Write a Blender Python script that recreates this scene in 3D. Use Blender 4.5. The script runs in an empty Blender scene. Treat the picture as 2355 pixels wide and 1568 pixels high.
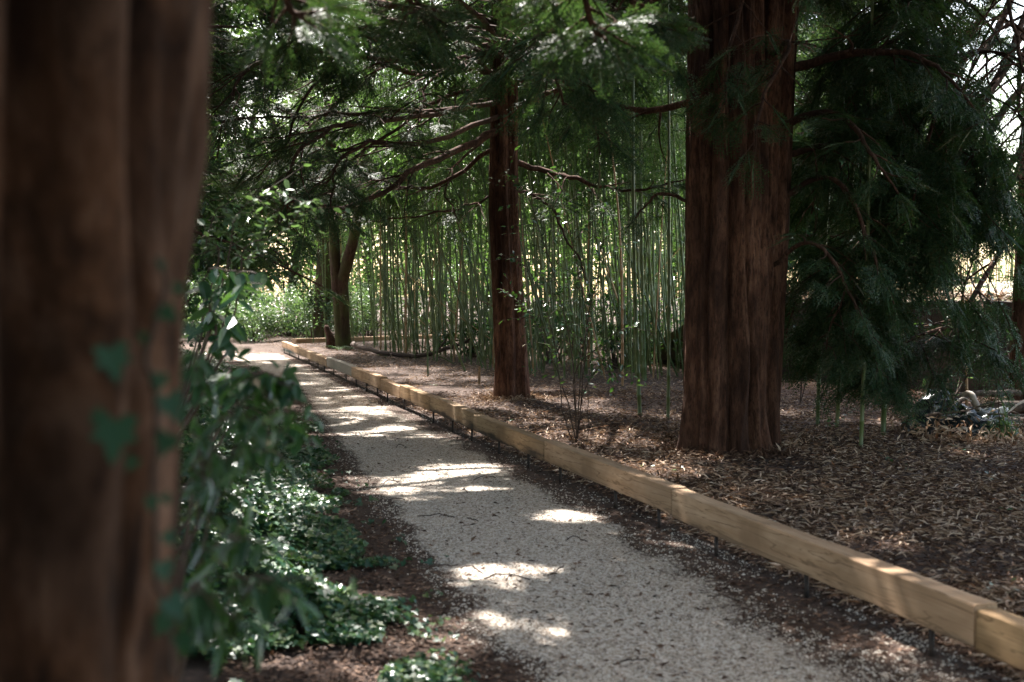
import bpy, math, random
import numpy as np
from mathutils import Vector, Matrix, Euler

C = bpy.context.scene
COL = C.collection
R = math.radians
rng = np.random.default_rng(7)
random.seed(7)

# ------------------------------------------------------------------ camera
F_PX = 1138.0
CAM_Z = 1.6
PITCH = math.atan(48 / F_PX)
cd = bpy.data.cameras.new('camera')
cd.sensor_width = 36.0
cd.lens = 36.0 * F_PX / 1024
cd.clip_start = 0.05
cd.clip_end = 1000
cd.dof.use_dof = True
cd.dof.focus_distance = 14.5
cd.dof.aperture_fstop = 2.4
cam = bpy.data.objects.new('camera', cd)
cam.location = (0, 0, CAM_Z)
cam.rotation_euler = (R(90) - PITCH, 0, 0)
COL.objects.link(cam)
C.camera = cam

# ------------------------------------------------------------------ sky, sun, exposure
SUN_EL, SUN_AZ = R(56), R(-24)          # azimuth measured from +Y towards +X
SUN = np.array([math.sin(SUN_AZ) * math.cos(SUN_EL), math.cos(SUN_AZ) * math.cos(SUN_EL), math.sin(SUN_EL)])
w = bpy.data.worlds.new("World")
C.world = w
w.use_nodes = True
nt = w.node_tree
bg = nt.nodes['Background']
sky = nt.nodes.new('ShaderNodeTexSky')
sky.sky_type = 'NISHITA'
sky.sun_disc = False
sky.sun_elevation = SUN_EL
sky.sun_rotation = SUN_AZ
sky.dust_density = 2.0
sky.air_density = 1.0
sky.ozone_density = 1.0
tint = nt.nodes.new('ShaderNodeMix'); tint.data_type = 'RGBA'; tint.blend_type = 'MULTIPLY'
tint.inputs[0].default_value = 1.0; tint.inputs[7].default_value = (1.18, 1.0, .80, 1)     # the photograph is balanced for shade
nt.links.new(sky.outputs[0], tint.inputs[6]); nt.links.new(tint.outputs[2], bg.inputs[0])
bg.inputs[1].default_value = 0.15
ld = bpy.data.lights.new('sun', 'SUN')
ld.energy = 4.2
ld.angle = R(0.53)
ld.color = (1.0, 0.955, 0.90)
lo = bpy.data.objects.new('sun', ld)
lo.rotation_euler = Vector(SUN).to_track_quat('Z', 'Y').to_euler()
lo.location = (0, 0, 30)
COL.objects.link(lo)
C.view_settings.view_transform = 'Standard'
C.view_settings.look = 'None'
C.view_settings.gamma = 1.0
C.view_settings.use_curve_mapping = False
C.view_settings.exposure = 2.47
cy = C.cycles
cy.max_bounces = 8
cy.diffuse_bounces = 4
cy.glossy_bounces = 2
cy.transmission_bounces = 5
cy.transparent_max_bounces = 4
cy.caustics_reflective = False
cy.caustics_refractive = False
cy.sample_clamp_indirect = 6.0

# ------------------------------------------------------------------ helpers
def P(u, v, d):
    """Point seen at pixel (u, v) of the 1024x682 frame, d metres ahead."""
    a, b = (u - 512) / F_PX, (341 - v) / F_PX
    y = math.cos(PITCH) + b * math.sin(PITCH)
    z = -math.sin(PITCH) + b * math.cos(PITCH)
    k = d / y
    return np.array([a * k, d, CAM_Z + z * k])

def G(u, v):
    a, b = (u - 512) / F_PX, (341 - v) / F_PX
    y = math.cos(PITCH) + b * math.sin(PITCH)
    z = -math.sin(PITCH) + b * math.cos(PITCH)
    k = -CAM_Z / z
    return np.array([a * k, y * k, 0.0])

K = 1024 / 2355.0
def PD(u, v, d): return P(u * K, v * K, d)
def GD(u, v): return G(u * K, v * K)

def _h(ix, iy, iz, s):
    n = (ix * 374761393 + iy * 668265263 + iz * 2147483647 + s * 974711) & 0xFFFFFFFF
    n = ((n ^ (n >> 13)) * 1274126177) & 0xFFFFFFFF
    n = n ^ (n >> 16)
    return (n & 0xFFFF) / 65535.0

def vnoise(x, y, z=None, s=0):
    x = np.asarray(x, float); y = np.asarray(y, float)
    z = np.zeros_like(x) if z is None else np.asarray(z, float)
    xi, yi, zi = np.floor(x).astype(np.int64), np.floor(y).astype(np.int64), np.floor(z).astype(np.int64)
    fx, fy, fz = x - xi, y - yi, z - zi
    fx, fy, fz = fx*fx*(3-2*fx), fy*fy*(3-2*fy), fz*fz*(3-2*fz)
    r = 0
    for dx in (0, 1):
        for dy in (0, 1):
            for dz in (0, 1):
                r = r + _h(xi+dx, yi+dy, zi+dz, s) * (fx if dx else 1-fx) * (fy if dy else 1-fy) * (fz if dz else 1-fz)
    return r

def fbm(x, y, z=None, o=4, s=0):
    z = np.zeros_like(np.asarray(x, float)) if z is None else z
    t, a, n = 0, 0.5, 0
    for k in range(o):
        t = t + a * vnoise(x * 2**k, y * 2**k, z * 2**k, s + k); n += a; a *= .5
    return t / n

def sm(a, b, x):
    t = np.clip((x - a) / (b - a), 0, 1)
    return t * t * (3 - 2 * t)

def norm(a):
    return a / np.maximum(np.linalg.norm(a, axis=-1, keepdims=True), 1e-9)

class MB:
    """Collects vertices and faces; build() links them as ONE mesh object."""
    def __init__(s):
        s.V, s.F, s.n = [], {}, 0
    def add(s, v, *faces):
        v = np.asarray(v, float).reshape(-1, 3)
        for f in faces:
            f = np.asarray(f, np.int64)
            if f.size: s.F.setdefault(f.shape[1], []).append(f + s.n)
        s.V.append(v); s.n += len(v)
        return s
    def place(s, shape, pos, X, Z, sc):
        """Copies of a small shape (verts, [faces]) at pos, its x axis along X, its z axis near Z."""
        b, fs = shape
        pos = np.asarray(pos, float).reshape(-1, 3); n = len(pos)
        if n == 0: return s
        X = norm(np.broadcast_to(X, (n, 3))); Z = np.broadcast_to(Z, (n, 3))
        Y = norm(np.cross(Z, X)); Z = np.cross(X, Y)
        sc = np.broadcast_to(np.asarray(sc, float), (n,)) if np.ndim(sc) < 2 else sc
        bb = b[None] * (sc[:, None, None] if sc.ndim == 1 else sc[:, None, :])
        v = pos[:, None] + bb[..., :1] * X[:, None] + bb[..., 1:2] * Y[:, None] + bb[..., 2:] * Z[:, None]
        off = (np.arange(n) * len(b))[:, None, None]
        return s.add(v.reshape(-1, 3), *[(f[None] + off).reshape(-1, f.shape[1]) for f in fs])
    def tube(s, pts, rad, k=8, cap=True, rough=0.0, seed=0):
        pts = np.asarray(pts, float); n = len(pts)
        rad = np.broadcast_to(np.asarray(rad, float), (n,))
        T = norm(np.gradient(pts, axis=0))
        a = np.array([0, 0, 1.0]) if abs(T[0][2]) < .9 else np.array([1.0, 0, 0])
        N = np.zeros_like(pts); x = norm(np.cross(T[0], a))
        for i in range(n):
            x = norm(x - T[i] * np.dot(x, T[i])); N[i] = x
        B = np.cross(T, N)
        th = np.arange(k) * 2 * math.pi / k
        r = rad[:, None] * np.ones(k)
        if rough:
            r = r * (1 + rough * (vnoise(np.cos(th)[None]*2 + seed + 0*r, np.sin(th)[None]*2 + 0*r, np.arange(n)[:, None]*.9 + 0*r, seed) - .5) * 2)
        v = pts[:, None] + r[..., None] * (np.cos(th)[None, :, None] * N[:, None] + np.sin(th)[None, :, None] * B[:, None])
        i, j = np.meshgrid(np.arange(n - 1), np.arange(k), indexing='ij')
        q = np.stack([i*k+j, i*k+(j+1) % k, (i+1)*k+(j+1) % k, (i+1)*k+j], -1).reshape(-1, 4)
        s.add(v.reshape(-1, 3), q)
        if cap and k > 3:
            o = s.n - n * k
            s.F.setdefault(k, []).append(np.array([list(range(k))[::-1], [(n-1)*k + j for j in range(k)]]) + o)
        return s
    def build(s, name, mat, parent=None, smooth=False, origin=None):
        me = bpy.data.meshes.new(name)
        V = np.concatenate(s.V) if s.V else np.zeros((0, 3))
        if origin is not None: V = V - np.asarray(origin)
        me.vertices.add(len(V)); me.vertices.foreach_set('co', V.astype(np.float32).ravel())
        loops, starts, c = [], [], 0
        for k, fl in s.F.items():
            f = np.concatenate(fl)
            loops.append(f.ravel()); starts.append(c + np.arange(len(f)) * k); c += f.size
        if loops:
            L = np.concatenate(loops); S = np.concatenate(starts)
            me.loops.add(len(L)); me.loops.foreach_set('vertex_index', L.astype(np.int32))
            me.polygons.add(len(S)); me.polygons.foreach_set('loop_start', S.astype(np.int32))
            me.polygons.foreach_set('use_smooth', np.full(len(S), bool(smooth)))
        me.update(calc_edges=True)
        me.materials.append(mat)
        o = bpy.data.objects.new(name, me)
        COL.objects.link(o)
        if parent is not None: o.parent = parent
        if origin is not None: o.location = origin
        return o

def tag(o, label=None, cat=None, group=None, kind=None):
    for k, v in (('label', label), ('category', cat), ('group', group), ('kind', kind)):
        if v: o[k] = v
    return o

def thing(name, label, cat, loc=(0, 0, 0), group=None):
    o = bpy.data.objects.new(name, None); COL.objects.link(o)
    o.location = tuple(loc); o.empty_display_size = .2
    return tag(o, label, cat, group)

def copy_tree(o, parent=None):
    c = o.copy(); COL.objects.link(c); c.parent = parent
    for ch in list(o.children): copy_tree(ch, c)
    return c

# ------------------------------------------------------------------ materials
def mat(name):
    m = bpy.data.materials.new(name); m.use_nodes = True
    t = m.node_tree; b = t.nodes['Principled BSDF']
    return m, t, b

def N(t, kind, **kw):
    n = t.nodes.new(kind)
    for k, v in kw.items():
        if k.startswith('i_'): n.inputs[k[2:].replace('_', ' ')].default_value = v
        else: setattr(n, k, v)
    return n

def ramp(t, fac, stops):
    n = t.nodes.new('ShaderNodeValToRGB')
    e = n.color_ramp.elements
    while len(e) < len(stops): e.new(.5)
    for k, (p, c) in enumerate(stops):
        e[k].position = p; e[k].color = (*c, 1)
    t.links.new(fac, n.inputs[0])
    return n.outputs[0]

def coords(t, scale, kind='Object'):
    tc = t.nodes.new('ShaderNodeTexCoord'); mp = t.nodes.new('ShaderNodeMapping')
    mp.inputs['Scale'].default_value = scale
    t.links.new(tc.outputs[kind], mp.inputs[0])
    return mp.outputs[0]

def noise(t, vec, scale, detail=4, rough=.55, dist=0.0):
    n = N(t, 'ShaderNodeTexNoise', i_Scale=scale, i_Detail=detail, i_Roughness=rough, i_Distortion=dist)
    t.links.new(vec, n.inputs['Vector'])
    return n.outputs[0]

def bump(t, b, h, strength=.5, dist=.02):
    n = N(t, 'ShaderNodeBump', i_Strength=strength, i_Distance=dist)
    t.links.new(h, n.inputs['Height']); t.links.new(n.outputs[0], b.inputs['Normal'])

def mix(t, fac, a, b, mode='MIX'):
    n = t.nodes.new('ShaderNodeMix'); n.data_type = 'RGBA'; n.blend_type = mode
    if isinstance(fac, (int, float)): n.inputs[0].default_value = fac
    else: t.links.new(fac, n.inputs[0])
    for i, x in ((6, a), (7, b)):
        if isinstance(x, tuple): n.inputs[i].default_value = (*x, 1)
        else: t.links.new(x, n.inputs[i])
    return n.outputs[2]

def leaf_mat(name, cols, trans=.35, tcol=(.16, .26, .03), rough=.45, spec=.5):
    """Leaf: colour differs from leaf to leaf; light shines through."""
    m, t, b = mat(name)
    g = t.nodes.new('ShaderNodeNewGeometry')
    n = len(cols)
    c = ramp(t, g.outputs['Random Per Island'], [(k / max(n - 1, 1), x) for k, x in enumerate(cols)])
    t.links.new(c, b.inputs['Base Color'])
    b.inputs['Roughness'].default_value = rough
    b.inputs['Specular IOR Level'].default_value = spec
    tr = t.nodes.new('ShaderNodeBsdfTranslucent')
    t.links.new(mix(t, .6, c, tcol), tr.inputs[0])
    ms = t.nodes.new('ShaderNodeMixShader'); ms.inputs[0].default_value = trans
    t.links.new(b.outputs[0], ms.inputs[1]); t.links.new(tr.outputs[0], ms.inputs[2])
    t.links.new(ms.outputs[0], t.nodes['Material Output'].inputs[0])
    return m

def bark_mat(name, stops, sc=(14, 14, 1.1), bs=.9, moss=None, flake=(38, 38, 6), fl=.85, blot=(2.2, 2.2, .8)):
    m, t, b = mat(name)
    v = coords(t, sc)
    n1 = noise(t, v, 1.0, 8, .65, .4)
    n2 = noise(t, coords(t, blot), 1.0, 3)
    n3 = noise(t, coords(t, flake), 1.0, 5, .62, .5)
    c = ramp(t, n1, stops)
    c = mix(t, ramp(t, n3, [(.36, (fl,) * 3), (.52, (0, 0, 0))]), c, stops[0][1])
    c = mix(t, ramp(t, n2, [(.38, (0, 0, 0)), (.66, (.8, .8, .8))]), c, stops[0][1])
    if moss:
        n4 = noise(t, coords(t, (1.3, 1.3, 1.0)), 1.0, 5, .6)
        c = mix(t, ramp(t, n4, [(.42, (0, 0, 0)), (.62, (.8, .8, .8))]), c, moss)
    t.links.new(c, b.inputs['Base Color'])
    b.inputs['Roughness'].default_value = .92
    b.inputs['Specular IOR Level'].default_value = .2
    s = t.nodes.new('ShaderNodeMath'); s.operation = 'ADD'
    t.links.new(n1, s.inputs[0])
    s2 = t.nodes.new('ShaderNodeMath'); s2.operation = 'MULTIPLY'; s2.inputs[1].default_value = .5
    t.links.new(n3, s2.inputs[0]); t.links.new(s2.outputs[0], s.inputs[1])
    bump(t, b, s.outputs[0], bs, .02)
    return m

M = {}
M['yew_bark'] = bark_mat('red_brown_bark', [(.3, (.02, .010, .007)), (.47, (.12, .056, .035)), (.72, (.27, .145, .095))], (12, 12, 3.2), 1.3, None, (46, 46, 12), .7)
M['near_bark'] = bark_mat('grey_brown_bark', [(.36, (.018, .009, .006)), (.5, (.10, .047, .026)), (.7, (.235, .14, .10))], (7, 7, 4), .8, None, (16, 16, 7), .8, (5.5, 5.5, 3.2))
M['limb_bark'] = bark_mat('limb_bark', [(.3, (.03, .018, .013)), (.5, (.095, .05, .034)), (.75, (.19, .11, .08))], (20, 20, 20), .5)
M['moss_bark'] = bark_mat('mossy_bark', [(.3, (.025, .014, .01)), (.5, (.075, .045, .03)), (.75, (.14, .095, .065))], (12, 12, 2), .9, (.065, .075, .022))
M['yew_leaf'] = leaf_mat('yew_needles', [(.012, .034, .019), (.018, .048, .023), (.028, .064, .028), (.045, .08, .034), (.07, .06, .025)], .24, (.10, .20, .03), .5, .25)
M['cover_leaf'] = leaf_mat('shade_leaf', [(.03, .07, .03), (.05, .1, .04), (.07, .12, .05)], .3, (.12, .22, .03), .5)
M['bamboo_leaf'] = leaf_mat('bamboo_leaf', [(.018, .05, .017), (.03, .072, .02), (.05, .10, .028), (.12, .17, .05)], .42, (.20, .40, .07), .4)
M['laurel_leaf'] = leaf_mat('laurel_leaf', [(.015, .048, .028), (.022, .065, .034), (.035, .09, .035), (.05, .12, .03)], .25, (.14, .30, .03), .24, .6)
M['shrub_leaf'] = leaf_mat('shrub_leaf', [(.05, .10, .055), (.08, .14, .08), (.12, .18, .11), (.17, .23, .12)], .35, (.18, .32, .05), .35, .5)
M['ivy_leaf'] = leaf_mat('ivy_leaf', [(.014, .05, .032), (.02, .068, .04), (.028, .08, .04), (.04, .1, .04), (.06, .12, .035), (.09, .13, .03)], .18, (.12, .26, .03), .36, .5)
M['vine_leaf'] = leaf_mat('vine_leaf', [(.010, .05, .03), (.014, .062, .036), (.02, .07, .035)], .15, (.10, .26, .04), .55, .3)
M['far_leaf'] = leaf_mat('far_leaf', [(.04, .095, .03), (.06, .125, .035), (.085, .15, .045), (.12, .18, .06)], .45, (.24, .40, .06), .45)
M['dry_leaf'] = leaf_mat('dry_bamboo_leaf', [(.06, .03, .018), (.17, .10, .062), (.36, .25, .165), (.68, .55, .43), (.26, .11, .045)], .12, (.3, .18, .08), .6, .3)
M['brown_litter'] = leaf_mat('brown_litter', [(.03, .017, .012), (.065, .034, .022), (.12, .066, .043), (.24, .15, .10)], .08, (.2, .1, .05), .7, .25)

def bamboo_mat(name, a, b_, nodecol, dark):
    m, t, b = mat(name)
    oi = t.nodes.new('ShaderNodeObjectInfo')
    c = ramp(t, oi.outputs['Random'], [(0, a), (1, b_)])
    n = noise(t, coords(t, (6, 6, .7)), 1.0, 3)
    c = mix(t, ramp(t, n, [(.4, (0, 0, 0)), (.75, (.7, .7, .7))]), c, dark)
    t.links.new(c, b.inputs['Base Color'])
    b.inputs['Roughness'].default_value = .38
    return m
M['bamboo'] = bamboo_mat('green_bamboo', (.055, .105, .03), (.13, .165, .05), (.2, .2, .15), (.05, .075, .04))
M['tan_bamboo'] = bamboo_mat('dry_bamboo', (.36, .21, .10), (.42, .26, .13), (.2, .2, .15), (.22, .12, .06))

def gravel_mat():
    m, t, b = mat('pale_gravel')
    v = coords(t, (1, 1, 1))
    vo = N(t, 'ShaderNodeTexVoronoi', i_Scale=75.0); t.links.new(v, vo.inputs['Vector'])
    sep = t.nodes.new('ShaderNodeSeparateColor'); t.links.new(vo.outputs['Color'], sep.inputs[0])
    stone = ramp(t, sep.outputs[0], [(0, (.14, .105, .085)), (.2, (.36, .295, .235)), (.6, (.53, .455, .38)), (1, (.66, .60, .53))])
    soil = ramp(t, noise(t, v, 30, 6, .7), [(.3, (.035, .022, .016)), (.7, (.10, .062, .045))])
    # wear: gravel thins to soil towards the verge, in patches
    at = t.nodes.new('ShaderNodeAttribute'); at.attribute_name = 'edge'
    ad = t.nodes.new('ShaderNodeMath'); ad.operation = 'ADD'
    n1 = noise(t, v, 1.6, 6, .65)
    n2 = noise(t, v, 40, 3, .6)
    sc = t.nodes.new('ShaderNodeMath'); sc.operation = 'MULTIPLY_ADD'; sc.inputs[1].default_value = .55
    t.links.new(n2, sc.inputs[0]); t.links.new(n1, sc.inputs[2])
    t.links.new(at.outputs['Fac'], ad.inputs[0]); t.links.new(sc.outputs[0], ad.inputs[1])
    fac = ramp(t, ad.outputs[0], [(.0, (0, 0, 0)), (.86, (.06, .06, .06)), (1.0, (1, 1, 1))])
    c = mix(t, fac, stone, soil)
    t.links.new(c, b.inputs['Base Color'])
    b.inputs['Roughness'].default_value = .9
    b.inputs['Specular IOR Level'].default_value = .25
    bump(t, b, vo.outputs['Distance'], .6, .008)
    return m
M['gravel'] = gravel_mat()

def soil_mat():
    m, t, b = mat('forest_soil')
    v = coords(t, (1, 1, 1))
    n1 = noise(t, v, 18, 8, .7); n2 = noise(t, v, .7, 3)
    c = ramp(t, n1, [(.3, (.018, .010, .007)), (.5, (.05, .028, .019)), (.72, (.125, .075, .05))])
    c = mix(t, ramp(t, n2, [(.4, (0, 0, 0)), (.7, (.5, .5, .5))]), c, (.07, .04, .026))
    t.links.new(c, b.inputs['Base Color']); b.inputs['Roughness'].default_value = .95
    bump(t, b, n1, .8, .03)
    return m
M['soil'] = soil_mat()

def bank_mat():
    m, t, b = mat('sunny_bank')
    v = coords(t, (1, 1, 1))
    n1 = noise(t, v, 9, 8, .7); n2 = noise(t, v, .6, 4)
    c = ramp(t, n1, [(.3, (.10, .075, .05)), (.55, (.29, .25, .19)), (.75, (.44, .41, .36))])
    c = mix(t, ramp(t, n2, [(.45, (0, 0, 0)), (.6, (.8, .8, .8))]), c, (.18, .22, .09))
    t.links.new(c, b.inputs['Base Color']); b.inputs['Roughness'].default_value = .95
    bump(t, b, n1, .8, .05)
    return m
M['bank'] = bank_mat()

def chip_mat():
    m, t, b = mat('gravel_chip')
    g = t.nodes.new('ShaderNodeNewGeometry')
    c = ramp(t, g.outputs['Random Per Island'], [(0, (.16, .115, .09)), (.25, (.34, .275, .215)), (.6, (.53, .455, .375)), (1, (.68, .62, .545))])
    t.links.new(c, b.inputs['Base Color']); b.inputs['Roughness'].default_value = .85
    return m
M['chip'] = chip_mat()

def timber_mat(name, a, bb, stain=0.0, grey=0.0):
    m, t, b = mat(name)
    v = coords(t, (.7, 14, 14))
    n1 = noise(t, v, 1.0, 8, .6, .6)
    n2 = noise(t, coords(t, (1.4, 3, 3)), 1.0, 4, .6, .5)
    n5 = noise(t, coords(t, (5, 120, 120)), 1.0, 3, .6)
    c = ramp(t, n1, [(.3, a), (.7, bb)])
    c = mix(t, ramp(t, n2, [(.4, (0, 0, 0)), (.7, (.85, .85, .85))]), c, tuple(x * .58 for x in a))
    c = mix(t, ramp(t, n5, [(.3, (.35, .35, .35)), (.6, (0, 0, 0))]), c, tuple(x * .6 for x in a))
    # knots
    vo = N(t, 'ShaderNodeTexVoronoi', i_Scale=1.0); t.links.new(coords(t, (1.3, 4.2, 4.2)), vo.inputs['Vector'])
    c = mix(t, ramp(t, vo.outputs['Distance'], [(.04, (.9, .9, .9)), (.16, (0, 0, 0))]), c, (.13, .07, .03))
    # thin cracks along the grain
    cr = noise(t, coords(t, (1.1, 16, 16)), 1.0, 3, .5, 1.0)
    c = mix(t, ramp(t, cr, [(.475, (0, 0, 0)), (.5, (.85, .85, .85)), (.525, (0, 0, 0))]), c, tuple(x * .4 for x in a))
    if grey: c = mix(t, grey, c, (.26, .255, .24))
    if not stain: stain, lo_ = .5, .8
    else: lo_ = .66
    if stain:
        tc = t.nodes.new('ShaderNodeTexCoord'); sx = t.nodes.new('ShaderNodeSeparateXYZ')
        t.links.new(tc.outputs['Object'], sx.inputs[0])
        n3 = noise(t, coords(t, (1.6, 6, 9)), 1.0, 5, .6)
        ma = t.nodes.new('ShaderNodeMath'); ma.operation = 'MULTIPLY_ADD'; ma.inputs[1].default_value = -5.0
        t.links.new(sx.outputs[2], ma.inputs[0]); t.links.new(n3, ma.inputs[2])
        c = mix(t, ramp(t, ma.outputs[0], [(lo_, (0, 0, 0)), (lo_ + .16, (stain,) * 3)]), c, (.03, .026, .024))
    t.links.new(c, b.inputs['Base Color']); b.inputs['Roughness'].default_value = .8
    b.inputs['Specular IOR Level'].default_value = .25
    bump(t, b, n1, .25, .01)
    return m
M['timber'] = timber_mat('new_timber', (.40, .255, .15), (.57, .41, .275))
M['timber_brown'] = timber_mat('brown_timber', (.29, .18, .09), (.45, .305, .17), .0)
M['timber_stain'] = timber_mat('stained_timber', (.31, .205, .12), (.45, .33, .2), .9)
M['timber_grey'] = timber_mat('grey_timber', (.36, .30, .22), (.48, .42, .33), 0, .55)

def simple(name, col, rough=.7, metal=0.0, ns=None, col2=None):
    m, t, b = mat(name)
    if ns:
        c = ramp(t, noise(t, coords(t, ns), 1.0, 6, .6), [(.35, col), (.65, col2)])
        t.links.new(c, b.inputs['Base Color'])
        bump(t, b, noise(t, coords(t, ns), 2.0, 5), .4, .01)
    else: b.inputs['Base Color'].default_value = (*col, 1)
    b.inputs['Roughness'].default_value = rough; b.inputs['Metallic'].default_value = metal
    return m
M['steel'] = simple('rusty_steel', (.018, .016, .016), .6, .4, (20, 20, 20), (.05, .035, .028))
M['wall'] = simple('old_render_wall', (.03, .022, .018), .95, 0, (2.5, 2.5, 2.5), (.10, .08, .066))
M['plastic'] = simple('black_plastic', (.008, .012, .014), .22, 0, (4, 4, 4), (.022, .028, .03))
M['log'] = simple('dead_wood', (.03, .02, .015), .9, 0, (25, 25, 3), (.15, .11, .085))
M['pale_wood'] = simple('pale_bare_wood', (.40, .33, .27), .75, 0, (8, 8, 8), (.56, .49, .42))
M['twig'] = simple('twig_bark', (.035, .022, .016), .85, 0, (30, 30, 30), (.085, .055, .04))
M['white_scrap'] = simple('white_scrap', (.6, .6, .58), .6, 0, (9, 9, 9), (.75, .75, .73))

# ------------------------------------------------------------------ the ground
def beam_x(y): return 3.33 - .31 * y - .0006 * np.maximum(np.asarray(y, float) - 22, 0)**2
_LE = np.array([(2, .3), (4.7, -.35), (8.3, -1.32), (12.8, -2.45), (18.6, -3.9), (24, -5.8), (31, -8.6), (45, -16)])
def ivy_x(y): return np.interp(y, _LE[:, 0], _LE[:, 1])

def gz(x, y):
    x = np.asarray(x, float); y = np.asarray(y, float)
    z = .05 * (fbm(x * .5, y * .5, s=3) - .5)
    on = sm(0, .5, x - ivy_x(y)) * (1 - sm(-.2, .3, x - beam_x(y)))
    z = z * (1 - .6 * on)
    z = z + .16 * sm(.1, 2.5, ivy_x(y) - x) + .04 * sm(.2, 1.2, x - beam_x(y))
    return z

def sheet(name, xs, ys, zf, m, kind='structure', attr=None):
    X, Y = np.meshgrid(xs, ys, indexing='ij')
    Z = zf(X, Y)
    n, k = X.shape
    i, j = np.meshgrid(np.arange(n - 1), np.arange(k - 1), indexing='ij')
    q = np.stack([i*k+j, (i+1)*k+j, (i+1)*k+j+1, i*k+j+1], -1).reshape(-1, 4)
    mb = MB().add(np.stack([X, Y, Z], -1).reshape(-1, 3), q)
    o = mb.build(name, m, smooth=True)
    return tag(o, kind=kind)

xs = np.concatenate([np.linspace(-300, -16, 24), np.linspace(-15, 15, 220), np.linspace(16, 300, 24)])
ys = np.concatenate([np.linspace(-300, -5, 20), np.linspace(-4, 45, 300), np.linspace(47, 400, 24)])
sheet('ground', xs, ys, lambda x, y: gz(x, y) - .006, M['soil'])

# gravel path, a strip between verge and timber edging that bends left at its far end
ny, nx = 260, 26
yy = np.linspace(1.0, 44, ny)
tt = np.linspace(0, 1, nx)
xl = ivy_x(yy) + .02
xr = np.where(yy < 31, beam_x(yy) + .12, beam_x(np.minimum(yy, 31)) - (yy - 31) * .9)
Xp = xl[:, None] * (1 - tt) + xr[:, None] * tt
Yp = yy[:, None] + 0 * Xp
Zp = gz(Xp, Yp) + .004
i, j = np.meshgrid(np.arange(ny - 1), np.arange(nx - 1), indexing='ij')
q = np.stack([i*nx+j, i*nx+j+1, (i+1)*nx+j+1, (i+1)*nx+j], -1).reshape(-1, 4)
path = MB().add(np.stack([Xp, Yp, Zp], -1).reshape(-1, 3), q).build('path', M['gravel'], smooth=True)
tag(path, kind='structure')
wd = (xr - xl)[:, None]
dl = tt[None] * wd; dr = (1 - tt[None]) * wd
edge = np.maximum(1 - sm(.15, .7, dl), .8 * (1 - sm(.1, 1, dr / np.interp(Yp, [4.5, 8, 14], [1.25, .7, .6]))))
edge = np.maximum(edge, .55 * sm(27, 31, Yp))
at = path.data.attributes.new('edge', 'FLOAT', 'POINT')
at.data.foreach_set('value', (edge * .8 - .17).astype(np.float32).ravel())

# ------------------------------------------------------------------ small shapes
def fan_leaf(pts, fold=.0):
    """Flat outline (x along the leaf) as one n-gon."""
    p = np.array([(x, y, fold * abs(y)) for x, y in pts], float)
    return p, [np.array([list(range(len(p)))])]
def blade(wd, fold=.25, bend=.0):
    """Simple pointed leaf of two quads folded along the midrib, unit length."""
    v = np.array([(0, 0, 0), (.5, 0, -fold * wd), (1, 0, -bend), (.42, wd / 2, bend * .3), (.42, -wd / 2, bend * .3)], float)
    return v, [np.array([[0, 4, 2, 1], [0, 1, 2, 3]])]
def big_leaf(wd, bend=.2, n=7):
    t = np.linspace(0, 1, n)
    wv = wd / 2 * np.sin(np.pi * t**.85)**.8
    z = -bend * t**2
    mid = np.stack([t, 0*t, z - .04*np.sin(np.pi*t)], -1)
    L = np.stack([t, wv, z + .02*np.sin(np.pi*t)], -1); Rr = np.stack([t, -wv, z + .02*np.sin(np.pi*t)], -1)
    v = np.concatenate([mid, L, Rr]); f = []
    for k in range(n - 1):
        f += [[k, k+1, n+k+1, n+k], [k+1, k, 2*n+k, 2*n+k+1]]
    return v, [np.array(f)]
IVY = fan_leaf([(0, 0), (-.18, .22), (-.1, .5), (.18, .36), (.42, .52), (.48, .22), (.72, .15), (1.0, 0),
                (.72, -.15), (.48, -.22), (.42, -.52), (.18, -.36), (-.1, -.5), (-.18, -.22)], .12)
DIAM = lambda wd: (np.array([(0, 0, 0), (.45, wd/2, .0), (1, 0, 0), (.45, -wd/2, .0)], float), [np.array([[0, 3, 2, 1]])])

def spray(nsec, nter, seed, secw=.035, terw=.34, terl=.13):
    """A flat feathery shoot of unit length along x, drooping at the tip."""
    g = np.random.default_rng(seed); mb = MB()
    cz = lambda x: -.22 * x**2
    mb.add([(0, .006, 0), (1, 0, cz(1)), (0, -.006, 0), (.5, 0, cz(.5) + .01)], [[0, 2, 1, 3]])
    for k in range(nsec):
        x = .06 + .9 * k / nsec; sd = 1 if k % 2 else -1
        L = (.5 * (1 - x)**.8 + .1) * g.uniform(.8, 1.15)
        a = sd * R(g.uniform(38, 58)); d = np.array([math.cos(a), math.sin(a), g.uniform(-.35, .05)])
        o = np.array([x, 0, cz(x)])
        mb.place(DIAM(secw), [o], [d], [(0, 0, 1)], L)
        if nter:
            m = max(2, int(nter * L / .5))
            s = np.linspace(.12, .95, m)
            pos = o + d * (s * L)[:, None] + np.array([0, 0, -.15]) * (s * L)[:, None]**2
            sg = np.where(np.arange(m) % 2, 1, -1)
            b = a + sg * R(48)
            dd = np.stack([np.cos(b), np.sin(b), g.uniform(-.5, .2, m)], -1)
            mb.place(DIAM(terw), pos, dd, np.stack([g.normal(0, .3, m), g.normal(0, .3, m), np.ones(m)], -1), terl * g.uniform(.7, 1.2, m) * (1 - .4*s))
    V = np.concatenate(mb.V); return V, [np.concatenate(mb.F[4])]
FINE = [spray(13, 11, k) for k in range(5)]
MID = [spray(10, 6, 20 + k, .06, .4, .17) for k in range(4)]
COARSE = [spray(11, 0, 40 + k, .26) for k in range(4)]

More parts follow.
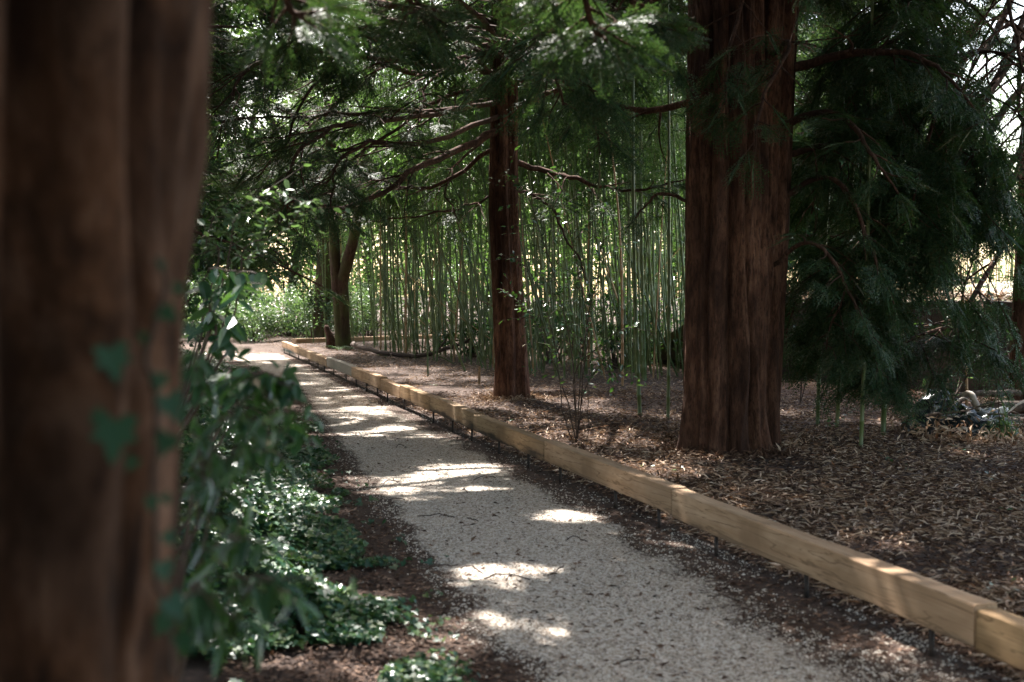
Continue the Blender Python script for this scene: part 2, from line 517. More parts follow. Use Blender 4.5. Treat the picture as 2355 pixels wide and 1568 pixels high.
# gaps in the canopy where sunbeams get through to the ground (x, y, z, radius)
BEAMS = []
for u, v, r in [(1060, 1078, .26), (990, 1092, .24), (1110, 1080, .2), (905, 986, .2), (1300, 1165, .12), (1290, 1200, .14), (1062, 1330, .2),
                (1152, 1440, .2), (1022, 1530, .13), (940, 1470, .2), (745, 1172, .14), (880, 1133, .2), (735, 925, .16), (800, 945, .14),
                (850, 915, .14), (690, 840, .25), (640, 935, .2), (960, 960, .14), (760, 900, .14), (720, 860, .2), (1110, 936, .35), (1440, 1012, .25), (1475, 1085, .3), (1520, 1095, .2), (2340, 1195, .16),
                (2230, 1200, .1), (1800, 915, .28), (1000, 885, .35), (480, 1150, .2), (560, 1100, .25), (640, 1140, .2), (700, 1085, .2),
                (560, 1490, .15), (720, 1530, .12), (790, 1370, .12), (600, 1290, .2), (1180, 900, .3), (1330, 965, .2), (2190, 1130, .12), (500, 1330, .2), (1180, 830, .5), (900, 850, .4),
                (1250, 960, .2), (1600, 1065, .2), (1900, 1060, .2), (2000, 1130, .12), (1700, 1180, .1), (2100, 1250, .1), (1400, 1040, .2), (1150, 985, .2), (1500, 960, .25), (1300, 900, .3), (460, 1110, .14), (510, 1220, .12), (580, 1230, .1), (640, 1290, .1), (690, 1380, .1), (500, 1380, .1), (740, 1330, .1), (620, 1110, .12), (450, 1160, .16), (470, 1240, .14), (520, 1060, .2), (590, 1180, .16), (660, 1230, .12), (540, 1260, .14), (620, 1330, .12), (690, 1300, .1), (480, 1420, .12),
                (650, 1420, .1), (760, 1450, .1), (850, 1400, .1), (520, 1180, .16), (740, 1250, .1), (600, 1060, .2), (1230, 1330, .12), (700, 1160, .14), (1090, 1130, .16),
                (820, 1120, .16), (920, 1110, .16), (850, 1000, .2), (1000, 1000, .12), (960, 1060, .1), (760, 1000, .2), (1240, 1010, .16), (1380, 930, .3), (1560, 1040, .16)]:
    g_ = GD(u, v); BEAMS.append((*g_, r))
for (u, v, d, r) in [(2250, 935, 12.6, .5), (2150, 925, 12.6, .3), (2320, 960, 12.6, .4), (2200, 960, 12.4, .3), (1390, 770, 12.2, .4), (1330, 640, 12.3, .3), (1240, 560, 12.5, .25), (1430, 745, 12.0, .3), (1190, 760, 12.8, .3), (1180, 690, 15.5, .3), (690, 480, 6, .25), (640, 450, 6, .2),
                     (2200, 830, 12.3, .3), (480, 610, 5, .25), (600, 700, 30, 2.2), (680, 690, 34, 2.2), (560, 760, 33, 2.0), (640, 600, 33, 1.5),
                     (720, 30, 4.2, .15), (1380, 60, 5.5, .15), (960, 350, 15, .2), (1130, 60, 15.5, .4), (880, 60, 13, .3),
                     (1560, 1110, 7.4, .16)]:
    BEAMS.append((*PD(u, v, d), r))
g_ = np.random.default_rng(444)
for k in range(46):
    y_ = 4.5 * (24 / 4.5)**g_.uniform(); x_ = -.31 * y_ + 3.33 + (g_.uniform(-2.6, -.2) if k % 4 == 0 else g_.uniform(.4, 5.5))
    BEAMS.append((x_, y_, 0, g_.uniform(.03, .10) * (1 + y_ / 16) * (1 if k % 4 == 0 else 1.7)))
BEAMS = np.array(BEAMS); BEAMS[:, 3] *= .7

def keep(p, extra=.12):
    """False for shoots that stand in one of the sunbeams."""
    p = np.asarray(p, float); ok = np.ones(len(p), bool)
    for b in BEAMS:
        d = p - b[:3]; t = d @ SUN
        dist = np.linalg.norm(d - t[:, None] * SUN, axis=1)
        ok &= ~((t > .05) & (dist < b[3] + extra))
    return ok

# ------------------------------------------------------------------ trees
def fluted_trunk(pts, rad, na, nz, seed, grooves=(), lobes=5, lobe_amp=.06, ridge=.05, flare=.25, freq=2.6, vfreq=.7, wander=.25):
    """Trunk surface along a path: long vertical ridges and grooves that wander upwards."""
    pts = np.asarray(pts, float); rad = np.asarray(rad, float)
    s = np.linspace(0, 1, len(pts)); u = np.linspace(0, 1, nz)
    c = np.stack([np.interp(u, s, pts[:, k]) for k in range(3)], -1)
    r = np.interp(u, s, rad)
    th = np.linspace(0, 2 * math.pi, na, endpoint=False)
    T, Zz = np.meshgrid(th, c[:, 2]); rr = r[:, None] * np.ones_like(T)
    wob = .35 * (vnoise(Zz * .5, T * 0, s=seed) - .5)
    d = lobe_amp * np.cos(lobes * (T + wob) + seed) + .5 * lobe_amp * np.cos((lobes + 3) * (T - wob) + 2 * seed)
    x, y = np.cos(T + wob), np.sin(T + wob)
    rn = 1 - np.abs(2 * fbm(x * freq, y * freq, Zz * vfreq, 3, seed) - 1)
    d = d + ridge * (rn - .7) * 2.2
    fn = fbm(x * freq * 5, y * freq * 5, Zz * vfreq * 2.2, 3, seed + 9)
    d = d + ridge * .9 * (fn - .5)
    d = d + .05 * (fbm(x * 1.2, y * 1.2, Zz * 1.2, 3, seed + 5) - .5)
    for (g0, wdt, dep) in grooves:
        dth = (T - g0 - wander * (vnoise(Zz * .8 + g0 * 7, T * 0, s=seed + 3) - .5) + math.pi) % (2 * math.pi) - math.pi
        d = d - dep * np.exp(-(dth / wdt)**2)
    h = Zz - pts[0, 2]
    fl = flare * np.exp(-np.maximum(h, 0) / .28) * (.6 + .7 * np.maximum(np.cos(lobes * T + seed), -.2))
    rr = rr * (1 + d + fl)
    V = np.stack([c[:, 0:1] + rr * np.cos(T), c[:, 1:2] + rr * np.sin(T), Zz], -1)
    i, j = np.meshgrid(np.arange(nz - 1), np.arange(na), indexing='ij')
    q = np.stack([i*na+j, i*na+(j+1) % na, (i+1)*na+(j+1) % na, (i+1)*na+j], -1).reshape(-1, 4)
    return MB().add(V.reshape(-1, 3), q)

def curve(pts, n=24, wob=.0, seed=0):
    """Smooth polyline through control points (Catmull-Rom) with a little wander."""
    p = np.asarray(pts, float)
    p = np.concatenate([[2*p[0]-p[1]], p, [2*p[-1]-p[-2]]])
    m = len(p) - 3; out = []
    for t in np.linspace(0, m - 1e-6, n):
        k = int(t); f = t - k
        a, b, c, d = p[k:k+4]
        out.append(.5 * (2*b + (c-a)*f + (2*a-5*b+4*c-d)*f*f + (3*b-a-3*c+d)*f**3))
    out = np.array(out)
    if wob:
        g = np.random.default_rng(seed); w_ = np.cumsum(g.normal(0, wob, (n, 3)), 0); w_ -= np.linspace(0, 1, n)[:, None] * w_[-1] * .5
        w_[0] = 0; out += w_
    return out

def grow(start, d, L, droop, n, g, wob=.12, up=0.0):
    p = [np.array(start, float)]; d = norm(np.array(d, float)); st = L / (n - 1)
    for k in range(n - 1):
        d = norm(d + np.array([g.normal(0, wob), g.normal(0, wob), g.normal(0, wob * .6) - droop * st + up * st]))
        p.append(p[-1] + d * st)
    return np.array(p)

class Conifer:
    def __init__(s, seed):
        s.g = np.random.default_rng(seed); s.pos, s.dir, s.nor, s.sc, s.kind = [], [], [], [], []
        s.limbs = []
    def limb(s, pts, r0, r1=.012, dens=1.0, kind=0, start=.2, sec=.34, spr=.36, droop=.28, bare=.15, gap=.3):
        """A limb along pts with side branches, their twigs and shoots."""
        g = s.g; mb = MB(); pts = np.asarray(pts, float)
        n = len(pts); L = np.sum(np.linalg.norm(np.diff(pts, axis=0), axis=1))
        mb.tube(pts, np.linspace(r0, r1, n), 7, rough=.12, seed=int(g.integers(99)))
        m = max(3, int(L / gap)); sgn = 1
        for k in range(m):
            f = start + (1 - start) * (k + g.uniform(0, .8)) / m
            if f > .99: continue
            i = f * (n - 1); a = int(i); o = pts[a] + (pts[min(a+1, n-1)] - pts[a]) * (i - a)
            t = norm(pts[min(a+1, n-1)] - pts[max(a-1, 0)])
            side = norm(np.cross(t, [0, 0, 1.0])) * sgn; sgn = -sgn
            sl = sec * L * (1.15 - f) * g.uniform(.55, 1.2)
            sl = min(sl, 1.7)
            dd = t * g.uniform(.35, 1.0) + side * g.uniform(.5, 1.1) + np.array([0, 0, g.uniform(-.35, .3)])
            q = grow(o, dd, sl, droop, 8, g, .13)
            mb.tube(q, np.linspace(r0 * .28 * (1 - f) + .007, .004, 8), 4, cap=False)
            if g.uniform() < bare: continue
            ns = max(2, int(sl / .10 * dens))
            fs = np.sort(g.uniform(.15, 1.0, ns))
            ii = fs * 7; aa = np.minimum(ii.astype(int), 6)
            pp = q[aa] + (q[aa+1] - q[aa]) * (ii - aa)[:, None]
            tt_ = norm(q[aa+1] - q[aa])
            sd = norm(np.cross(tt_, [0, 0, 1.0])) * np.where(np.arange(ns) % 2, 1, -1)[:, None]
            s.add(pp, tt_ + sd * g.uniform(.2, 1.0, (ns, 1)) + np.stack([0*fs, 0*fs, g.uniform(-.7, .1, ns)], -1), spr * g.uniform(.65, 1.25, ns), kind)
            s.add(q[-1:], (q[-1:] - q[-2:-1]), [spr], kind)
        s.add(pts[-1:], pts[-1:] - pts[-2:-1], [spr * 1.2], kind)
        s.limbs.append(mb)
        return mb
    def add(s, p, d, sc, kind):
        p = np.asarray(p); n = len(p); g = s.g
        s.pos.append(p); s.dir.append(np.asarray(d)); s.sc.append(np.asarray(sc, float))
        s.nor.append(np.stack([g.normal(0, .35, n), g.normal(0, .35, n), np.ones(n)], -1)); s.kind.append(np.full(n, kind))
    def foliage(s, cut=None):
        p, d, z, sc, kd = [np.concatenate(a) for a in (s.pos, s.dir, s.nor, s.sc, s.kind)]
        ex = .03 + np.where(kd == 2, .13, .06) * sc
        ok = np.ones(len(p), bool)
        for f_ in (.15, .5, .85): ok &= keep(p + norm(d) * sc[:, None] * f_, ex)
        ok &= p[:, 2] > .25
        if cut is not None: ok &= cut(p, norm(d), sc)
        mb = MB(); pick = s.g.integers(0, 100, len(p))
        for kind, lib in enumerate((FINE, MID, COARSE)):
            for k, sh in enumerate(lib):
                w_ = ok & (kd == kind) & (pick % len(lib) == k)
                mb.place(sh, p[w_], d[w_], z[w_], sc[w_])
        return mb
    def auto(s, base, h0, h1, count, Lmax, dens=1.0, view=None, az=None, droop=.06, r0=.07, trunk=None, spr=(.36, .42, .8), kinds=None):
        g = s.g
        for k in range(count):
            f = (k + g.uniform(0, .9)) / count; z = h0 + (h1 - h0) * f
            a = g.uniform(0, 2 * math.pi) if az is None else R(g.uniform(*az))
            L = Lmax * (1 - .75 * f) * g.uniform(.7, 1.1)
            c = np.array([base[0], base[1], z]) if trunk is None else trunk(z)
            dv = np.array([math.cos(a), math.sin(a), g.uniform(.0, .45)])
            pts = grow(c, dv, L, droop, 16, g, .07)
            kd = 2 if kinds is None else kinds(pts)
            s.limb(pts, r0 * (1 - .6 * f), .012, dens * (1.0 if kd < 2 else .62), kd, .15, spr=spr[kd])

def in_view(pts):
    """Whether a limb hangs low enough to be seen from the path, and how far away it is."""
    m = pts[len(pts)//2:]
    top = CAM_Z + .30 * m[:, 1] + .5
    vis = (m[:, 1] > 1.5) & (m[:, 2] < top) & (np.abs(m[:, 0]) < .5 * m[:, 1] + 1)
    if not vis.any(): return 2
    return 0 if m[:, 1].min() < 14.5 else 1

def nocam(r=2.4):
    """Keep shoots out of the line of sight right in front of the lens."""
    def f(p, d, sc):
        tip = p + d * sc[:, None]
        bad = np.zeros(len(p), bool)
        for q in (p, tip):
            y = q[:, 1]; v = 293 - (q[:, 2] - CAM_Z) / np.maximum(y, .2) * F_PX
            bad |= (y > -.5) & (y < 3.0) & (v > -60)
            bad |= (y > -.5) & (y < 7.5) & (v > 60)
        return ~bad
    return f

def finish_tree(cf, t, base, leafmat, limbmat, split=True, cut=None):
    if split:
        for mb in cf.limbs: mb.build('limb', limbmat, t, smooth=True, origin=None).location = tuple(-np.asarray(base))
    else:
        al = MB()
        for mb in cf.limbs:
            V = np.concatenate(mb.V); al.add(V, *[np.concatenate(f) for f in mb.F.values()])
        al.build('branches', limbmat, t, smooth=True).location = tuple(-np.asarray(base))
    cf.foliage(cut).build('crown', leafmat, t).location = tuple(-np.asarray(base))

# -- the trunk close to the lens, left
LT = np.array([-.80, 1.45])
def left_c(z): return np.array([LT[0] + .05 * (z - 1.6) + (.03 if z > 1.6 else 0) * (z - 1.6), LT[1], z])
def phi_at(u):
    best = None
    for k in range(720):
        a = k * math.pi / 360; x, y = LT[0] + .4 * math.cos(a), LT[1] + .4 * math.sin(a)
        if (x * math.cos(a) + y * math.sin(a)) - 0 > 0: continue      # faces away
        e = abs(512 + F_PX * x / y - u)
        if best is None or e < best[0]: best = (e, a)
    return best[1]
base = np.array([LT[0] - .06, LT[1], 0.0])
t = thing('yew_tree', 'huge blurred red brown trunk close to the lens filling the left side', 'tree', base)
zz = np.linspace(-.05, 9, 12)
gr = [(phi_at(178), .055, .18), (phi_at(80), .10, .26), (phi_at(52), .10, .2), (phi_at(8), .06, .12), (phi_at(120)+2.0, .1, .15), (phi_at(195), .05, .04)]
fluted_trunk([left_c(z) for z in zz], .397 - .02 * zz, 320, 460, 11, gr, 5, .02, .07, .25, 2.2, 1.0, .06).build('trunk', M['near_bark'], t, True).location = tuple(-base)
cf = Conifer(101)
cf.auto(base, 3.7, 9.5, 26, 5.2, .8, trunk=left_c, kinds=lambda p: 2 if in_view(p) == 2 else 0)
for (u, v, d) in [(720, 40, 4.2), (640, -60, 4.5), (1390, 80, 5.0), (980, 30, 6.0), (1270, -10, 5.4), (1480, 40, 6.0)]:
    q = PD(u, v, d)
    cf.limb(curve([left_c(4.2), (q + left_c(4.2)) / 2 + np.array([0, 0, .75]), q + np.array([-.1, -.1, .18]), q], 20), .035, .006, .8, 0, .55, sec=.13, spr=.2, droop=.5, gap=.22)
finish_tree(cf, t, base, M['yew_leaf'], M['limb_bark'], True, lambda p, d, sc: nocam()(p, d, sc) | ((p[:, 1] > 3.6) & (CAM_Z + .255 * p[:, 1] - p[:, 2] < .75)))

# -- the large fluted twin trunk on the right
base = np.array([2.11, 11.2, 0.0])
t = thing('yew_tree', 'thick fluted red brown twin trunk standing right behind the timber edging', 'tree', base)
zz = np.linspace(-.05, 10, 14)
cA = lambda z: np.array([2.12 - .01 * z, 11.2, z])
cB = lambda z: np.array([2.37 + .045 * z, 11.52, z])
fluted_trunk([cA(z) for z in zz], .37 - .008 * zz, 280, 460, 23, [(4.0, .08, .16), (4.6, .07, .13), (5.2, .08, .18), (3.6, .06, .08), (5.7, .09, .15)], 8, .075, .15, .24, 1.9, .5).build('trunk', M['yew_bark'], t, True).location = tuple(-base)
fluted_trunk([cB(z) for z in zz], .29 - .006 * zz, 160, 300, 31, [(4.4, .1, .2), (5.3, .1, .15)], 7, .08, .10, .2, 2.6, .6).build('trunk', M['yew_bark'], t, True).location = tuple(-base)
cf = Conifer(202)
D = 11.3
for ctl, r0, ds in [
    ([cA(4.3), P(650, 30, 11), P(606, 43, 10.6), P(560, 60, 10)], .05, 1.0),
    ([cA(4.6), P(660, -5, 10.6), P(622, 25, 10), P(600, 80, 9.8), P(606, 150, 9.8)], .04, 1.5),
    ([cA(4.8), P(640, -20, 9.6), P(580, 5, 9), P(562, 50, 8.8), P(570, 100, 8.8)], .04, 1.4),
    ([cA(3.6), P(640, 65, 11.3), P(600, 40, 11.6), P(560, 20, 12)], .035, .5),
    ([cA(3.55), P(655, 108, 11.8), P(600, 95, 12.3), P(540, 70, 12.8)], .045, .5),
    ([cA(2.2), P(670, 190, 11.4), P(640, 215, 11.6)], .02, .0),
    ([cB(3.75), P(840, 54, 11.2), P(885, 48, 10.8), P(940, 60, 10.4), P(985, 110, 10)], .055, 1.0),
    ([cB(3.2), P(830, 110, 11), P(870, 140, 10.6), P(905, 190, 10.3)], .045, .9),
    ([cB(2.9), P(838, 143, 11.8), P(902, 159, 11.6), P(940, 210, 11.5)], .04, .6),
    ([cB(3.9), P(790, 40, 10.6), P(770, 90, 10.2), P(760, 150, 10.1)], .03, 1.0),
    ([cA(4.4), P(742, -10, 10.6), P(735, 45, 10.4), P(732, 110, 10.3)], .03, 1.0),
    ([cB(2.4), P(830, 175, 11.3), P(870, 230, 11.0), P(900, 300, 10.9)], .035, 1.0),
    ([cB(1.7), P(810, 240, 11.0), P(850, 280, 10.8), P(880, 340, 10.7)], .025, .8)]:
    cf.limb(curve(ctl, 22, .012, 5), r0, .009, ds, 0, .25, sec=.36, spr=.32, droop=.4, gap=.22)
cf.auto(base, 4.6, 11.5, 48, 5.6, 1.4, trunk=cA, kinds=lambda p: 2 if in_view(p) == 2 else 0, spr=(.34, .4, .8))
finish_tree(cf, t, base, M['yew_leaf'], M['limb_bark'], True, nocam())

# -- the slimmer trunk in the middle
base = np.array([0.0, 16.7, 0.0])
t = thing('yew_tree', 'slim straight red brown trunk in the middle with long drooping limbs', 'tree', base)
cM = lambda z: np.array([-.135 * float(sm(0, 3.2, z)) + .004 * z, 16.7, z])
zz = np.linspace(-.05, 10, 16)
fluted_trunk([cM(z) for z in zz], np.interp(zz, [0, 2, 4, 10], [.235, .215, .2, .1]), 170, 420, 41, [(4.3, .12, .14), (5.0, .1, .12), (3.9, .08, .08)], 6, .06, .13, .32, 2.2, .55).build('trunk', M['yew_bark'], t, True).location = tuple(-base)
cf = Conifer(303)
for ctl, r0, ds in [
    ([cM(4.45), P(440, 112, 16.5), P(370, 116, 15.8), P(290, 118, 15.2), P(215, 122, 14.6)], .055, .75),
    ([cM(4.0), P(470, 145, 16.3), P(420, 172, 15.6), P(368, 203, 15.0), P(323, 207, 14.6), P(280, 200, 14.2)], .065, .55),
    ([cM(4.6), P(455, 95, 17), P(400, 130, 16.6), P(330, 180, 16.4), P(270, 215, 16)], .04, .5),
    ([cM(5.2), P(430, 75, 16), P(350, 60, 15), P(262, 75, 14), P(210, 60, 13)], .05, .9),
    ([cM(5.0), P(440, 40, 17.6), P(360, 90, 18), P(290, 150, 18), P(215, 205, 18)], .045, .7),
    ([cM(5.4), P(420, 25, 16), P(330, 75, 15.4), P(290, 140, 15), P(255, 180, 15)], .04, .6),
    ([cM(4.6), P(535, 77, 16.8), P(575, 80, 16.2), P(620, 66, 15.4)], .05, .7),
    ([cM(3.6), P(548, 172, 16.9), P(588, 186, 16.6), P(640, 190, 16.2), P(690, 178, 16)], .05, .35),
    ([cM(4.2), P(560, 92, 17.4), P(610, 108, 17.2), P(662, 113, 17)], .05, .3),
    ([cM(3.2), P(540, 200, 17.2), P(570, 240, 17), P(590, 300, 17)], .03, .3),
    ([cM(3.8), P(430, 190, 17.2), P(380, 180, 16.8), P(330, 160, 16.4)], .035, .8),
    ([cM(4.1), P(460, 165, 16.4), P(450, 195, 16.0), P(460, 235, 15.8)], .02, .2),
    ([cM(4.7), P(470, 60, 15.6), P(430, 90, 14.6), P(415, 130, 14.2)], .03, .6),
    ([cM(4.9), P(535, 30, 15.8), P(565, 50, 15), P(585, 95, 14.6)], .03, .7),
    ([cM(4.2), P(420, 145, 15), P(360, 150, 14), P(335, 185, 13.6), P(330, 215, 13.5)], .04, 1.1),
    ([cM(4.4), P(400, 120, 14.6), P(320, 140, 13.4), P(295, 180, 13), P(285, 225, 13)], .04, .7),
    ([cM(4.8), P(380, 60, 14.6), P(280, 60, 13), P(235, 100, 12.6), P(215, 160, 12.4)], .04, .7),
    ([cM(3.3), P(480, 205, 16.6), P(430, 215, 16.2), P(370, 222, 16)], .02, .25)]:
    cf.limb(curve(ctl, 26, .02, 8), r0, .008, ds, 0, .22, sec=.30, spr=.34, droop=.32, gap=.26, bare=.3)
cf.auto(base, 4.9, 11, 40, 5.5, .95, trunk=cM, kinds=lambda p: 2 if in_view(p) == 2 else (1 if p[-1, 1] > 16 else 0), spr=(.34, .44, .8))
finish_tree(cf, t, base, M['yew_leaf'], M['limb_bark'], True, nocam())

# -- dark drooping yew at the right edge
base = np.array([6.15, 13.6, 0.0])
t = thing('yew_tree', 'dark yew at the right edge with boughs drooping towards the ground', 'tree', base)
cR = lambda z: np.array([6.15 + .02 * z, 13.6, z])
zz = np.linspace(-.05, 10, 12)
fluted_trunk([cR(z) for z in zz], .2 - .012 * zz, 110, 200, 51, [(4.2, .1, .15)], 5, .05, .07, .3, 3.0, .6).build('trunk', M['yew_bark'], t, True).location = tuple(-base)
cf = Conifer(404)
for ctl, r0, ds in [
    ([cR(6.3), P(990, 30, 12.5), P(956, 60, 11.8), P(930, 130, 11.4), P(915, 230, 11.2)], .05, 1.3),
    ([cR(5.6), P(1000, 60, 12.4), P(970, 130, 11.8), P(985, 220, 11.4)], .045, 1.2),
    ([cR(6.6), P(940, 5, 12.8), P(890, 40, 12.2), P(850, 100, 11.8), P(825, 170, 11.7)], .05, 1.3),
    ([cR(5.8), P(930, 70, 13), P(880, 105, 12.6), P(840, 150, 12.2), P(815, 215, 12)], .045, 1.2),
    ([cR(5.0), P(960, 120, 12.6), P(910, 170, 12), P(880, 240, 11.6), P(870, 320, 11.5)], .045, 1.4),
    ([cR(4.3), P(950, 170, 12.8), P(890, 215, 12.2), P(850, 280, 11.8), P(830, 350, 11.6)], .045, 1.4),
    ([cR(3.6), P(960, 230, 12.8), P(900, 270, 12.2), P(860, 330, 11.9), P(900, 390, 11.7)], .04, 1.4),
    ([cR(2.9), P(955, 310, 12.8), P(910, 340, 12.3), P(870, 380, 12)], .035, 1.3),
    ([cR(3.2), P(930, 250, 13.2), P(850, 250, 13), P(800, 290, 12.8), P(790, 350, 12.6)], .04, 1.2),
    ([cR(5.4), P(1010, 90, 12.8), P(1024, 150, 12.4), P(1030, 260, 12.2)], .035, 1.3),
    ([cR(4.5), P(1010, 160, 12.4), P(1005, 200, 11.8), P(1015, 260, 11.6)], .03, 1.0),
    ([cR(6.8), P(1000, -20, 12), P(1024, 80, 11), P(1060, 160, 10.4)], .03, .5),
    ([cR(7.0), P(930, -30, 12), P(900, 10, 11.4), P(880, 70, 11)], .04, 1.2)]:
    cf.limb(curve(ctl, 22, .015, 3), r0, .008, ds, 0, .18, sec=.40, spr=.36, droop=.7, gap=.19, bare=.05)
cf.auto(base, 6.6, 11, 22, 5.2, 1.0, trunk=cR, kinds=lambda p: 2 if in_view(p) == 2 else 0, spr=(.36, .42, .8))
def wedge(p):
    u = 512 + F_PX * p[:, 0] / np.maximum(p[:, 1], .5); v = 293 - (p[:, 2] - CAM_Z) / np.maximum(p[:, 1], .5) * F_PX
    r_ = vnoise(p[:, 0] * 3.1, p[:, 1] * 3.1, p[:, 2] * 3.1, 77)
    return (v > (u - 930) * 2.3) | (v > 260) | (p[:, 1] < 4) | (r_ > .70)
hole = lambda p, d, sc: ~((np.abs(512 + F_PX * p[:, 0] / p[:, 1] - 980) < 34) & (np.abs(293 - (p[:, 2] - CAM_Z) / p[:, 1] * F_PX - 264) < 30) & (p[:, 1] > 5))
finish_tree(cf, t, base, M['yew_leaf'], M['limb_bark'], True, lambda p, d, sc: nocam()(p, d, sc) & hole(p, d, sc) & wedge(p))

# -- forked tree by the far end of the edging and the mossy trunk behind it
base = np.array([*(GD(787, 803)[:2] + np.array([0, .3])), 0.0])
t = thing('forked_tree', 'slender forked tree with two mossy stems at the far end of the edging', 'tree', base)
Df = base[1]
pl = [PD(786, 812, Df), PD(780, 700, Df), PD(775, 660, Df), PD(769, 560, Df), PD(766, 480, Df), PD(760, 380, Df), PD(752, 200, Df), PD(748, 0, Df)]
pr = [PD(792, 812, Df), PD(788, 700, Df), PD(786, 655, Df), PD(797, 610, Df - .1), PD(815, 540, Df - .2), PD(826, 470, Df - .3), PD(836, 380, Df), PD(850, 150, Df), PD(856, 0, Df)]
MB().tube(curve(pl, 50), np.interp(np.linspace(0, 1, 50), [0, .05, .4, 1], [.26, .17, .155, .07]), 20, rough=.07, seed=4).build('trunk', M['moss_bark'], t, True).location = tuple(-base)
MB().tube(curve(pr, 50), np.interp(np.linspace(0, 1, 50), [0, .05, .4, 1], [.27, .19, .165, .08]), 20, rough=.07, seed=9).build('trunk', M['moss_bark'], t, True).location = tuple(-base)
cf = Conifer(505)
for ctl, r0, ds in [([PD(826, 470, Df-.3), PD(870, 430, Df-1), PD(930, 400, Df-2), PD(985, 330, Df-3)], .05, .6),
                    ([PD(766, 450, Df), PD(720, 440, Df-2), PD(650, 430, Df-4), PD(560, 440, Df-5)], .05, 1.0),
                    ([PD(764, 420, Df), PD(760, 380, Df-3), PD(740, 400, Df-5), PD(720, 450, Df-6)], .04, 1.2),
                    ([PD(766, 400, Df), PD(800, 360, Df-3), PD(820, 380, Df-5), PD(830, 430, Df-6)], .04, 1.2),
                    ([PD(760, 380, Df), PD(680, 350, Df-2), PD(600, 380, Df-3), PD(520, 420, Df-4)], .05, 1.0)]:
    cf.limb(curve(ctl, 20, .02, 3), r0, .01, ds, 1, .2, sec=.4, spr=.5, droop=.3, gap=.3)
cf.auto(base, 4.6, 11, 20, 5.0, .7, kinds=lambda p: 1 if in_view(p) < 2 else 2, spr=(.4, .55, .9), az=(150, 400))
finish_tree(cf, t, base, M['yew_leaf'], M['limb_bark'], True)
base = np.array([*GD(737, 792)[:2], 0.0]); base[1] = 38; base[0] = (737*K - 512) / F_PX * 38
t = thing('ivy_clad_tree', 'shaggy dark trunk behind the left stem of the forked tree', 'tree', base)
zz = np.linspace(-.05, 9, 12)
fluted_trunk([np.array([base[0] + .05*z, base[1], z]) for z in zz], .27 - .01 * zz, 90, 160, 61, (), 4, .06, .12, .3, 3, .8).build('trunk', M['moss_bark'], t, True).location = tuple(-base)
cf = Conifer(606)
cf.auto(base, 4.5, 10, 14, 4.5, .5, kinds=lambda p: 1, spr=(.4, .6, .9))
finish_tree(cf, t, base, M['yew_leaf'], M['limb_bark'], False)

# -- trees with trunks out of view, put in to shade the path
def shade_tree(x, y, label, seed, h0=4.2, H=11, n=30, L=5.6, dens=1.0):
    base = np.array([x, y, 0.0]); t = thing('yew_tree', label, 'tree', base, 'yews that shade the path')
    zz = np.linspace(-.05, H - 1, 10)
    fluted_trunk([np.array([x, y, z]) for z in zz], .3 - .02 * zz, 60, 80, seed, (), 5, .06, .06, .3).build('trunk', M['yew_bark'], t, True).location = tuple(-base)
    cf = Conifer(seed)
    cf.auto(base, h0, H, n, L, dens, kinds=lambda p: 2 if in_view(p) == 2 else 1, spr=(.4, .5, .85))
    finish_tree(cf, t, base, M['yew_leaf'], M['limb_bark'], False, nocam())
shade_tree(-5.6, 8.5, 'tall yew left of the path hidden behind the near trunk', 701, 3.6, n=38, L=6.0)
shade_tree(-8.0, 15.0, 'tall yew further along the left side of the path', 702, 3.0, n=36, L=6.5, dens=.6)
shade_tree(-11.5, 24.0, 'tall yew at the left before the sunny clearing', 703, 3.0, n=34, L=6)
shade_tree(7.0, 6.0, 'unseen tall yew added for shade beyond the right edge of the view', 704, 4.8, n=34, L=5.6)
shade_tree(-3.5, -4.0, 'unseen tall yew added for shade behind the photographer on the left', 705, 4.0, n=26, L=6)
shade_tree(3.5, -3.0, 'unseen tall yew added for shade behind the photographer on the right', 706, 4.0, n=26, L=6)
shade_tree(3.35, 17.5, 'tall yew added for shade behind the thick twin trunk', 707, 5.2, n=30, L=5.0)
shade_tree(-10.2, 19.5, 'yew with long limbs over the left verge', 708, 3.0, n=34, L=7.0, dens=.5)

shade_tree(-8.0, 23.6, 'high crowned yew added for shade, hidden on the left before the bend', 713, 6.4, 13, n=46, L=6.4, dens=1.5)  # the high crowned ones are added to block sun over the path
shade_tree(-.12, 25.0, 'high crowned yew added for shade, hidden behind the slim trunk', 712, 6.6, 13, n=40, L=5.4, dens=1.4)
shade_tree(-9.4, 28.6, 'high crowned yew added for shade, hidden left of the path before the clearing', 711, 6.8, 13, n=46, L=6.2, dens=1.5)
shade_tree(-5.9, 16.4, 'high crowned yew added for shade over the left verge opposite the slim trunk', 709, 5.4, 13, n=46, L=5.4, dens=1.5)
shade_tree(-4.3, 12.4, 'high crowned yew added for shade, its limbs across the path', 710, 5.0, 13, n=46, L=5.4, dens=1.5)
lows = [(0, -15), (-13, -9), (13, -11), (-12.5, 8.5)]  # unseen low yews added to block sky light from behind and beside
shade_tree(*lows[0], 'unseen low branched yew added for shade behind the photographer', 720, .7, 10, n=60, L=4.6, dens=1.3)
low = [o for o in COL.objects if o.get('label') == 'unseen low branched yew added for shade behind the photographer'][0]
for k, (x, y) in enumerate(lows[1:]):
    o = copy_tree(low); o.location = (x, y, 0); o.rotation_euler = (0, 0, k * 1.3 + 1)
